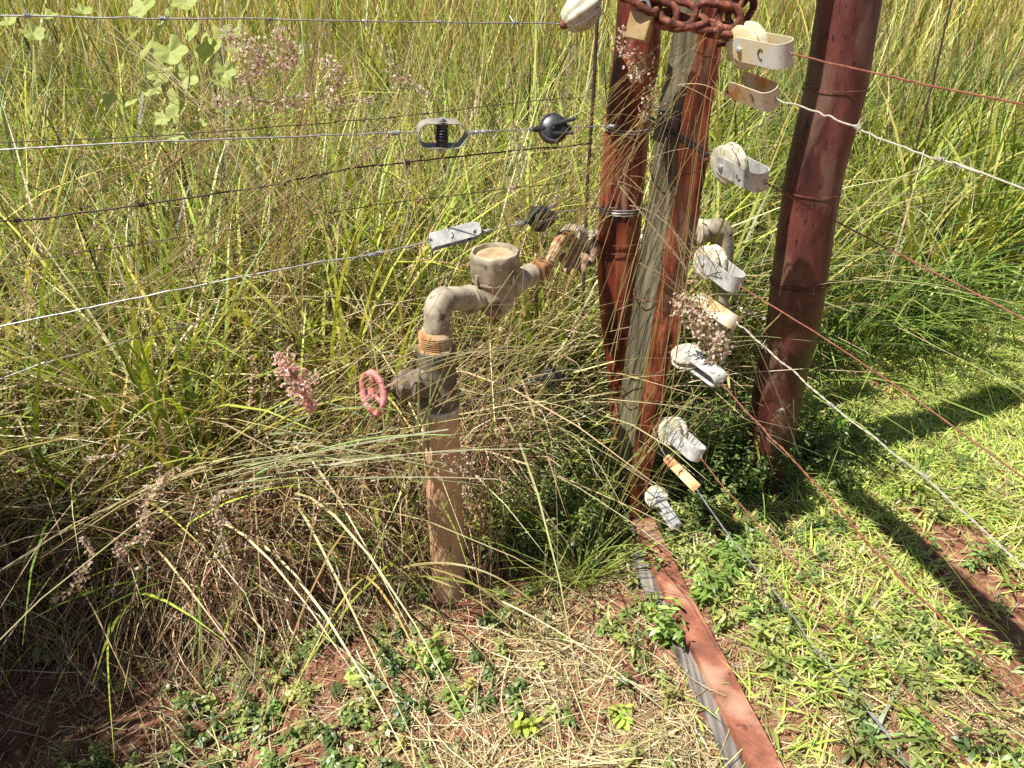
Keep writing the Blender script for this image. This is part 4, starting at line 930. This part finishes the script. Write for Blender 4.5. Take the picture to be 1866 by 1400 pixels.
# shaded undergrowth round the posts
def uk(x, y):
    dd = np.exp(-((x - .38) / .36) ** 2 - ((y - 1.72) / .22) ** 2)
    return (rng.random(len(x)) < dd * 1.3) & (vnoise(x, y, 8, 53) > .25) & off_rail(x, y)
herbs(sample(900, -.15, .9, 1.34, 1.62, uk), .015, .045, .012, .022, nst=(2, 4), npair=(3, 6), wts=[4, 3, 2, 3, .6])
herbs(sample(2100, .0, 1.25, 1.62, 2.3, uk), .05, .22, .012, .026, nst=(2, 5), npair=(5, 10), wts=[4, 3, 1, 4, .3])
herbs(sample(1500, -.08, .24, 1.40, 1.85, lambda x, y: (vnoise(x, y, 8, 53) > .35) & ((x < .17) | (y > 1.66))), .04, .19, .012, .024, nst=(2, 4), npair=(6, 11), wts=[4, 3, 2, 3, .5])
# beside the rail and across the lawn
herbs(sample(900, .2, 1.3, .8, 1.75, lambda x, y: (rng.random(len(x)) < np.where(np.abs(x - (.33 + (1.54 - y) * .2)) < .16, .8, .35)) & (vnoise(x, y, 6, 54) > .42) & off_rail(x, y)), .015, .07, .014, .032, ratio=.36, nst=(1, 3), wts=[2, 3, 4, 1, 3])
herbs(sample(500, .9, 3, 1.6, 3.0, lambda x, y: y < edge(x)), .01, .04, .014, .026, nst=(1, 2), wts=[1, 3, 4, 1, 3])
o = gc.build('ground_cover', M['leaf']); tag(o, 'small leafy weeds carpeting the soil and the shade around the posts', 'ground cover', kind='stuff')

# ---- lawn
lw_ = Veg()
def lk(x, y):
    d_ = np.interp(x, [.30, .50, .75], [0, .55, 1]) * np.where(y < 1.45, .60, 1)
    d_ = d_ * np.where(vnoise(x, y, 5, 61) < np.where(y < 1.5, .40, .12), .12, 1)
    d_ = np.where((x < .75) & (y > 1.45), d_ * .5, d_) * np.where((x > 1.1) & (y > 1.6), 1, .8)
    return (rng.random(len(x)) < d_) & (y < edge(x) + .35) & in_view(x, y) & off_rail(x, y)
p = sample(260000, .25, 4.2, .45, 4.2, lk); m = len(p)
h = U(.010, .042, m) * (1 + .4 * vnoise(p[:, 0], p[:, 1], 4, 62))
Cn, W, Sd = blades(with_z(p), h, U(0, 6.28, m), U(.3, 1.6, m), U(.2, 1.0, m), U(.0030, .0070, m), 5, .5, .05)
gl = vnoise(p[:, 0], p[:, 1], 3, 63)[:, None]
cl = pal([(.46, .55, .11), (.56, .63, .16), (.34, .45, .09), (.66, .64, .26)], m, [3, 3, 2, 1]); ct = pal(TAN, m)
cl = np.where(rng.random((m, 1)) < .14, ct, cl)
lw_.add(Cn, W, Sd, cl)
# runners: small rosettes of broad blades
for (x, y) in sample(900, .5, 3.0, .6, 3.2, lk):
    k = random.randint(5, 9); bb = np.repeat([[x, y, float(gz(x, y)) + .004]], k, 0)
    Cn, W, Sd = blades(bb, U(.012, .04, k), U(0, 6.28, k), U(.8, 2.0, k), U(.2, .9, k), U(.005, .009, k), 5, .6, .02)
    lw_.add(Cn, W, Sd, np.repeat(pal([(.26, .36, .07), (.36, .42, .09)], 1), k, 0))
o = lw_.build('lawn', M['grass']); tag(o, 'short bright green lawn with bare red patches right of the fence', 'lawn', kind='stuff')

# ---- long loose stalks in front of the grass, arching over the wires
def line3(p0, p1, Y0, Y1, bow=0.0, K=12):
    a, b = atY(*p0, Y0), atY(*p1, Y1); out = []
    for k in range(K):
        t = k / (K - 1); q_ = a.lerp(b, t); q_ = q_ + Vector((0, 0, bow * 4 * t * (1 - t))); out.append(list(q_))
    return np.array(out)
ls = Veg()
def cg(m_, sd): return m_ + sd * max(-1.4, min(1.4, random.gauss(0, 1)))
def bundle(n, p0, p1, s0, s1, Y0, Y1, bow, wlo, whi, cols, wts=None, tip=0.0):
    Ls, Ws = [], []
    for _ in range(n):
        a = (cg(p0[0], s0[0]), cg(p0[1], s0[1])); b = (cg(p1[0], s1[0]), cg(p1[1], s1[1]))
        l = line3(a, b, cg(Y0, .025), cg(Y1, .03), cg(bow, abs(bow) * .4 + .008))
        w = random.gauss(0, .006); l[:, 0] += w * np.sin(np.linspace(0, random.uniform(3, 8), 12)); Ls.append(l)
        Ws.append(random.uniform(wlo, whi) * .5 * np.linspace(1, .45, 12))
    Ls, Ws = np.array(Ls), np.array(Ws); t = Ls[:, -1] - Ls[:, 0]; vw_ = np.array(CAMP) - Ls[:, 5]
    c = np.cross(t, vw_); c /= np.linalg.norm(c, axis=1, keepdims=True); v2_ = np.cross(t, c); v2_ /= np.linalg.norm(v2_, axis=1, keepdims=True)
    tw = U(-.9, .9, n)[:, None]; Sd = c * np.cos(tw) + v2_ * np.sin(tw)
    ls.add(Ls, Ws, Sd, pal(cols, n, wts)); ls.add(Ls, Ws * .8, c * -np.sin(tw) + v2_ * np.cos(tw), pal(cols, n, wts))
STK = TAN[:3] + OLIVE
bundle(14, (525, 560), (585, 20), (25, 40), (14, 25), 1.62, 1.75, .03, .0018, .003, TAN[:3] + OLIVE[1:2])
bundle(16, (60, 720), (640, 270), (60, 60), (70, 40), 1.40, 1.60, .03, .0016, .0028, STK)
bundle(14, (330, 640), (720, 245), (60, 60), (40, 50), 1.45, 1.62, .05, .0016, .0028, STK)
bundle(26, (905, 600), (1235, 130), (60, 70), (40, 50), 1.55, 1.50, .05, .0016, .0028, [TAN[0], TAN[2], OLIVE[1], OLIVE[3]])
bundle(12, (980, 540), (1190, 300), (50, 70), (50, 70), 1.52, 1.44, .06, .0014, .0025, [TAN[0], TAN[2], OLIVE[1]])
bundle(5, (1235, 130), (1345, 190), (8, 18), (25, 30), 1.49, 1.47, .03, .0014, .0022, TAN[:2])
bundle(9, (1120, 640), (1260, 90), (60, 60), (40, 30), 1.50, 1.46, .04, .0014, .0022, [TAN[0], TAN[1], OLIVE[1]])
bundle(10, (560, 860), (1080, 600), (80, 60), (80, 60), 1.22, 1.3, .03, .0016, .0026, [TAN[0], OLIVE[1], (.35, .36, .14)])
bundle(12, (430, 872), (780, 850), (26, 20), (130, 48), 1.16, 1.12, .012, .0018, .0046, [(.38, .40, .20), (.30, .33, .14), (.45, .42, .26)])
bundle(6, (430, 800), (760, 820), (50, 50), (50, 60), 1.18, 1.14, .05, .002, .0036, [(.38, .40, .20), (.30, .33, .14)])
bundle(8, (40, 1040), (560, 700), (40, 30), (60, 50), 1.15, 1.20, .02, .0018, .003, [(.26, .30, .07), OLIVE[0], TAN[0]])
bundle(4, (330, 890), (1100, 770), (50, 30), (60, 60), 1.14, 1.2, .03, .0018, .0026, [(.40, .38, .18), OLIVE[1]])
bundle(5, (1140, 340), (1290, 560), (15, 25), (30, 50), 1.46, 1.45, .05, .0018, .0030, TAN[:2])
bundle(3, (1240, 470), (1400, 720), (20, 25), (30, 50), 1.45, 1.42, .02, .0016, .0024, TAN[:2])
bundle(5, (870, 1060), (925, 560), (18, 30), (60, 90), 1.24, 1.30, .01, .0020, .0036, [BROWN[3], TAN[0], BROWN[1]])
bundle(9, (860, 1000), (1060, 640), (25, 50), (60, 90), 1.28, 1.40, .02, .0014, .0024, [OLIVE[1], TAN[0], (.28, .30, .1)])
bundle(7, (1080, 1010), (1200, 620), (20, 30), (60, 90), 1.36, 1.42, .02, .0018, .003, [(.28, .32, .08), OLIVE[1], TAN[0]])
bundle(4, (1340, 560), (1240, 930), (60, 60), (90, 60), 1.47, 1.50, .03, .0014, .0024, [TAN[0], OLIVE[1], TAN[1]])
# fallen stalks over the soil in front
bundle(5, (520, 1060), (880, 1400), (90, 40), (130, 40), 1.22, .92, .02, .0012, .0021, TAN[:3] + [(.4, .24, .17)])
bundle(4, (300, 1160), (420, 1400), (120, 60), (180, 40), 1.12, .92, .03, .0016, .0030, TAN + BROWN)
bundle(5, (760, 1060), (1000, 1180), (30, 30), (60, 60), 1.18, 1.05, .03, .003, .0055, [(.38, .36, .12), (.45, .36, .14)])
bundle(7, (880, 1150), (1180, 1380), (90, 60), (80, 40), 1.12, .92, .02, .0018, .0034, TAN)
bundle(12, (1500, 430), (1800, 330), (80, 60), (80, 60), 2.35, 2.5, .05, .002, .0036, [(.34, .38, .16), TAN[1], (.25, .3, .1)])
bundle(14, (1640, 330), (1600, 560), (90, 40), (110, 60), 2.5, 2.25, .05, .002, .0040, [(.34, .38, .16), TAN[1], (.25, .3, .1)])
bundle(8, (700, 980), (1000, 520), (60, 60), (60, 60), 1.18, 1.28, .03, .0014, .0026, [TAN[0], OLIVE[1], (.38, .36, .14)])
bundle(7, (620, 760), (1000, 640), (40, 40), (60, 40), 1.16, 1.22, .03, .0016, .0024, [TAN[1], OLIVE[1], (.40, .40, .16)])
bundle(3, (762, 850), (800, 640), (14, 20), (16, 20), 1.20, 1.22, .01, .004, .0065, [(.36, .44, .16), (.40, .44, .20)])
bundle(8, (640, 830), (720, 560), (60, 50), (60, 50), 1.18, 1.25, .02, .0016, .0030, [TAN[0], BROWN[3], OLIVE[1]])
bundle(9, (1180, 760), (1330, 180), (70, 60), (80, 50), 1.44, 1.42, .05, .0012, .0022, [TAN[0], OLIVE[1], TAN[1], (.40, .40, .16)])
bundle(8, (1120, 930), (1300, 640), (50, 70), (50, 60), 1.42, 1.44, .03, .0014, .0026, [TAN[0], OLIVE[1], (.36, .40, .12)])
bundle(7, (1230, 470), (1420, 780), (50, 60), (30, 60), 1.44, 1.42, .03, .0012, .0022, [TAN[0], TAN[1]])
bundle(22, (150, 420), (620, 120), (130, 120), (140, 80), 1.62, 1.80, .05, .0016, .0030, [TAN[0], TAN[1], OLIVE[1], OLIVE[3]])
bundle(18, (500, 480), (300, 60), (180, 80), (200, 60), 1.62, 1.85, .04, .0016, .0030, [TAN[0], TAN[2], OLIVE[1], OLIVE[3]])
bundle(18, (800, 420), (760, 60), (120, 60), (140, 60), 1.78, 1.95, .03, .0016, .0030, [TAN[0], TAN[2], OLIVE[1], OLIVE[3]])
o = ls.build('grass_stalks', M['dry']); tag(o, 'long loose pale stalks leaning across the wires and pipe', 'grass stalks', kind='stuff')

# ---- single plants
def tuft(name, label, x, y, n, hlo, hhi, wlo, whi, cols, tilt=(.1, .9), bend=(.1, .9), mat='grass', az=None, cat='grass tuft', group=None):
    v = Veg(); z = float(gz(x, y)); b = np.stack([x + rng.normal(0, .012, n), y + rng.normal(0, .012, n), np.full(n, z)], -1)
    a_ = U(0, 6.28, n) if az is None else rng.normal(az, .7, n)
    Cn, W, Sd = blades(b, U(hlo, hhi, n), a_, U(*tilt, n), U(*bend, n), U(wlo, whi, n), 8, .55, .03)
    v.add(Cn, W, Sd, pal(cols, n)); o = v.build(name, M[mat], (x, y, z))
    return tag(o, label, cat, group)
BR = [(.30, .36, .06), (.24, .32, .06), (.36, .38, .10), (.17, .24, .05)]
q = gnd(1055, 1065); tuft('grass_tuft', 'bright green fine bladed tuft between the water pipe and the rail', q.x, q.y, 80, .07, .25, .0022, .005, BR, (.05, 1.1), (.05, .8))
q = gnd(985, 1085); tuft('grass_tuft', 'small yellowish tuft just left of the bright fine bladed one', q.x, q.y, 30, .05, .18, .0022, .0045, [(.38, .38, .12), (.30, .32, .08)], (.2, 1.3), (.1, .8))
q = gnd(70, 1160); tuft('grass_tuft', 'broad bladed green tuft at the left edge below the lowest grey wire', q.x, q.y, 16, .12, .34, .006, .012, GREENS[:3], (.0, .5), (.1, .7))
q = gnd(1700, 1360); tuft('grass_tuft', 'broad bladed rosette at the bottom right of the lawn', q.x, q.y, 18, .02, .07, .006, .010, BR, (.7, 1.9), (.2, .9))
q = gnd(1590, 1350); tuft('grass_tuft', 'grey green tuft of short blades under the thin grey barbed wire', q.x, q.y, 16, .03, .09, .005, .009, [(.22, .30, .14), (.28, .36, .16)], (.4, 1.5), (.2, .9))
q = gnd(1545, 800); tuft('grass_tuft', 'vivid green tuft on the lawn right of the thick pole', q.x, q.y, 40, .04, .11, .005, .009, [(.22, .40, .05), (.28, .42, .06)], (.1, .9), (.1, .7))
q = gnd(1660, 900); tuft('grass_tuft', 'long bladed tuft lying in the pole shadow on the lawn', q.x, q.y, 26, .05, .14, .004, .008, BR, (.5, 1.8), (.2, .9))
q = gnd(300, 1080); tuft('grass_tuft', 'green tuft in the dry thatch above the lower left weeds', q.x, q.y, 20, .06, .16, .003, .006, GREENS[:2], (.3, 1.3), (.2, .9))
q = gnd(1500, 1240); tuft('grass_tuft', 'long bladed tuft lying between the two lowest barbed wires', q.x, q.y, 14, .04, .11, .005, .009, BR, (.8, 2.0), (.2, .9))
def herb_thing(label, px, py, n, hlo, hhi, llo, lhi, cols, ratio=.4, cat='weed', group=None):
    v = Veg(); q_ = gnd(px, py)
    herbs([(q_.x + random.gauss(0, .012), q_.y + random.gauss(0, .012)) for _ in range(n)], hlo, hhi, llo, lhi, nst=(2, 4), npair=(2, 4), cols=cols, store=v, ratio=ratio)
    return tag(v.build('leafy_weed', M['leaf'], (q_.x, q_.y, 0)), label, cat, group)
LG2 = [(.24, .36, .07), (.18, .30, .06), (.30, .40, .10)]
herb_thing('broad leaved seedling on bare soil in front of the water pipe', 800, 1210, 3, .02, .06, .03, .05, LG2, .3)
herb_thing('small bright seedling right of the broad leaved one on the bare soil', 840, 1275, 2, .015, .03, .025, .035, LG2, .4)
herb_thing('pale weed at the left edge under the hanging dry grass', 95, 1190, 3, .02, .05, .03, .045, [(.36, .44, .16), (.24, .34, .10)], .4)
herb_thing('narrow leaved weed growing against the right side of the rail', 1290, 1110, 5, .04, .09, .03, .055, LG2, .24)
herb_thing('bushy weed hiding the middle of the grey plank', 1215, 1165, 6, .04, .09, .02, .04, LG2, .35)
herb_thing('tiny yellow green rosette at the bottom centre in the straw', 955, 1345, 2, .015, .04, .02, .03, [(.40, .50, .08)], .5)
herb_thing('tiny bright rosette in the straw left of the rail', 1130, 1300, 2, .015, .04, .02, .03, [(.40, .50, .08)], .5)
herb_thing('upright narrow leaved weed right of the rail in the sun', 1330, 1045, 4, .05, .10, .03, .05, LG2, .22)
herb_thing('dark leafy weed climbing the foot of the thick pole', 1400, 800, 7, .10, .26, .03, .05, [(.07, .13, .03), (.10, .17, .04)], .42)

# ---- vine with big lobed pale leaves in the upper left grass
vroot = atY(330, 200, 2.1); vine = thing('leafy_vine', 'vine with large pale lobed leaves in the tall grass at upper left', 'vine', Vector((vroot.x, 2.1, 0)))
m_, N_, L_n, b_ = newmat('vine_leaf'); b_.inputs['Base Color'].default_value = (.30, .38, .13, 1); b_.inputs['Roughness'].default_value = .6
nn = N_.new('ShaderNodeTexNoise'); nn.inputs['Scale'].default_value = 40; rr_ = N_.new('ShaderNodeValToRGB'); rr_.color_ramp.elements[0].color = (.30, .38, .07, 1); rr_.color_ramp.elements[1].color = (.56, .60, .20, 1); rr_.color_ramp.elements[0].position = .3; rr_.color_ramp.elements[1].position = .7
L_n.new(nn.outputs[0], rr_.inputs[0]); L_n.new(rr_.outputs[0], b_.inputs['Base Color'])
tr_ = N_.new('ShaderNodeBsdfTranslucent'); L_n.new(rr_.outputs[0], tr_.inputs[0]); ms_ = N_.new('ShaderNodeMixShader'); ms_.inputs[0].default_value = .4; L_n.new(b_.outputs[0], ms_.inputs[1]); L_n.new(tr_.outputs[0], ms_.inputs[2]); L_n.new(ms_.outputs[0], N_['Material Output'].inputs[0])
vp = []
for (px, py, r) in [(385, 85, .062), (310, 95, .055), (272, 90, .045), (340, 140, .045), (325, 190, .060), (300, 215, .035), (262, 12, .045), (335, 5, .040), (410, 130, .035), (60, 60, .035), (115, 88, .035), (240, 190, .03), (200, 180, .03), (360, 232, .032), (430, 90, .03), (290, 130, .04), (355, 60, .045), (400, 150, .03), (345, 240, .035), (310, 250, .03), (250, 60, .035), (375, 190, .04), (225, 120, .03), (300, 40, .04), (420, 60, .035), (385, 210, .03), (275, 160, .035), (15, 40, .03), (150, 20, .03), (85, 30, .035)]:
    c = atY(px, py, 2.0 + random.uniform(-.16, .10)); vp.append(c)
    nv = Vector((random.uniform(-1.1, .5), -.6 + random.uniform(-.5, .5), random.uniform(.4, 1.1)))
    prt('leaf', lobed('', c, nv, (random.uniform(-1, 1), 0, -1), r * .80, None, '', '', lobes=5, curl=.18), m_, parent=vine)
prt('stem', tube(smooth_path([Vector((vroot.x, 2.1, 0)), atY(320, 420, 2.08), atY(330, 230, 2.06), atY(345, 120, 2.06), atY(300, 10, 2.08)], 6), .0022, 5), M['dryleaf'], parent=vine)

# ---- seed plumes
PK = [(.86, .60, .54), (.90, .72, .64), (.80, .52, .46)]
PW = [(.72, .62, .48), (.80, .72, .60), (.60, .47, .36)]
def plume(label, path, Ys, cols, n=220, spread=.022, sl=.007, root=None, stemcol=(.34, .30, .12)):
    pts = smooth_path([atY(*p, y) for p, y in zip(path, Ys)], 8); A = np.array([list(p) for p in pts])
    t = thing('grass_seed_head', label, 'seed head', pts[-1] if root is None else root, 'feathery grass seed heads')
    v = Veg(); ti = U(0, 1, n) ** .9 * (len(pts) - 1); i = np.minimum(ti.astype(int), len(pts) - 2); f = (ti - i)[:, None]
    base = A[i] * (1 - f) + A[i + 1] * f
    fall = np.sin(np.clip(ti / (len(pts) - 1) * .9 + .12, 0, 1) * math.pi)[:, None] * .8 + .3
    dv = rng.normal(0, 1, (n, 3)); dv[:, 2] -= .3; dv *= spread * fall * U(.2, 1, n)[:, None] / np.linalg.norm(dv, axis=1, keepdims=True)
    c = base + dv; ax = rng.normal(0, 1, (n, 3)); ax[:, 2] -= .4; ax /= np.linalg.norm(ax, axis=1, keepdims=True)
    ln = U(.7, 1.3, n)[:, None, None] * sl; ss = np.array([-.5, -.1, .25, .5])[None, :, None]
    Cn = c[:, None, :] + ax[:, None, :] * ss * ln
    W = np.array([.15, 1, .7, .1])[None, :] * sl * .30 * U(.7, 1.2, n)[:, None]
    sd = np.cross(ax, rng.normal(0, 1, (n, 3))); sd /= np.linalg.norm(sd, axis=1, keepdims=True)
    v.add(Cn, W, sd, pal(cols, n, None, .15)); v.add(Cn, W, np.cross(ax, sd), pal(cols, n, None, .15))
    br = np.stack([base, base * .5 + c * .5 + [0, 0, .002], c], 1); sdb = rng.normal(0, 1, (n, 3)); sdb /= np.linalg.norm(sdb, axis=1, keepdims=True)
    v.add(br, np.full((n, 3), .00035), sdb, pal([(.45, .32, .2)], n))
    v.build('plume', M['plume'], tuple(t['o0']), t).location = (0, 0, 0)
    v2 = Veg(); Q = A
    if root is not None:
        Q = np.array([list(p) for p in smooth_path([Vector(root), Vector(root).lerp(pts[-1], .5) + Vector((0, 0, .05)), pts[-1]], 8)]); Q = np.concatenate([Q, A[::-1]])
    tt = np.gradient(Q, axis=0); tt /= np.linalg.norm(tt, axis=1, keepdims=True) + 1e-9
    s1 = np.cross(tt, [.3, -.8, .5]); s1 /= np.linalg.norm(s1, axis=1, keepdims=True); s2 = np.cross(tt, s1)
    K = len(Q)
    v2.add(Q[None], np.full((1, K), .0009), s1[None], np.array([stemcol])); v2.add(Q[None], np.full((1, K), .0009), s2[None], np.array([stemcol]))
    v2.build('stem', M['dry'], tuple(t['o0']), t).location = (0, 0, 0)
def fix(o): o.location = (0, 0, 0)
plume('dense pink seed head in front of the dark grass, left of the pink handwheel', [(512, 655), (535, 685), (556, 712), (566, 745)], [1.15] * 4, PK, 360, .032, .008, gnd(300, 1040))
plume('faint pink strand of seeds hanging just left of the dense pink seed head', [(458, 650), (460, 690), (455, 740)], [1.17] * 3, PK, 40, .008, .006)
plume('wide tan and pink seed head left of the top centre', [(420, 55), (450, 90), (480, 110), (440, 150)], [1.6] * 4, PW, 260, .045, .009)
plume('pale fluffy seed head right of the wide tan one', [(500, 60), (535, 95), (505, 120)], [1.62] * 3, PW, 150, .035, .009)
plume('row of pale seeds below the wide tan seed head', [(390, 185), (450, 182), (520, 190), (560, 175)], [1.6] * 4, PW, 200, .028, .008)
plume('pale seed head leaning right, above the tensioned wire', [(590, 110), (620, 140), (600, 185), (680, 180)], [1.62] * 4, PW, 200, .026, .008)
plume('thin seed spray above the strap tensioner', [(690, 60), (720, 130), (740, 150), (780, 170)], [1.66] * 4, PW, 110, .024, .007)
plume('drooping pale seed head at lower left above the bare soil', [(95, 1095), (140, 1060), (165, 1010), (150, 980)], [1.05] * 4, PW, 120, .015, .008, gnd(420, 1060))
plume('drooping pinkish seed head over the dark thatch', [(250, 1040), (215, 1000), (265, 975), (262, 930), (300, 870)], [1.08] * 5, PW + PK[:1], 170, .018, .008, gnd(440, 1040))
plume('hanging seed head at the centre of the dry thatch', [(405, 1000), (400, 950), (390, 910), (425, 895)], [1.10] * 4, PW, 120, .014, .007, gnd(500, 1030))
plume('loose pinkish seed head in the upper thatch', [(285, 845), (300, 880), (265, 900), (330, 850)], [1.12] * 4, PW, 120, .022, .007)
plume('row of tiny white seeds above the thatch at left', [(150, 838), (190, 832), (232, 828)], [1.16] * 3, PW, 45, .006, .008)
plume('pale seeds scattered across the upper part of the upright water pipe', [(800, 830), (830, 855), (850, 840), (845, 900)], [1.2] * 4, PW, 110, .022, .006)
plume('thick cluster of whitish seeds hanging below the reel above them', [(1245, 545), (1280, 590), (1310, 620), (1300, 660)], [1.42, 1.42, 1.42, 1.42], PW, 700, .046, .009)
plume('string of white seeds pointing at the thick pole', [(1345, 560), (1365, 570), (1395, 582)], [1.44] * 3, [(.75, .70, .62)], 40, .005, .007)
plume('small white seeds at the foot of the thick pole', [(1405, 765), (1420, 750), (1440, 738)], [1.5] * 3, [(.72, .68, .6)], 36, .007, .006)
plume('airy pinkish seed head in front of the red post under the padlock', [(1130, 60), (1150, 100), (1175, 125), (1150, 140)], [1.5] * 4, PK[1:2] + PW, 170, .030, .007)
plume('airy seed head hanging lower on the red post', [(1185, 150), (1190, 180), (1170, 215)], [1.5] * 3, PW, 110, .028, .006)
plume('dusty seed head left of the lone steel rod', [(935, 220), (945, 280), (930, 350)], [1.75] * 3, PW, 100, .030, .007)

print('objects', len(bpy.data.objects), 'verts', sum(len(o.data.vertices) for o in bpy.data.objects if o.type == 'MESH'))
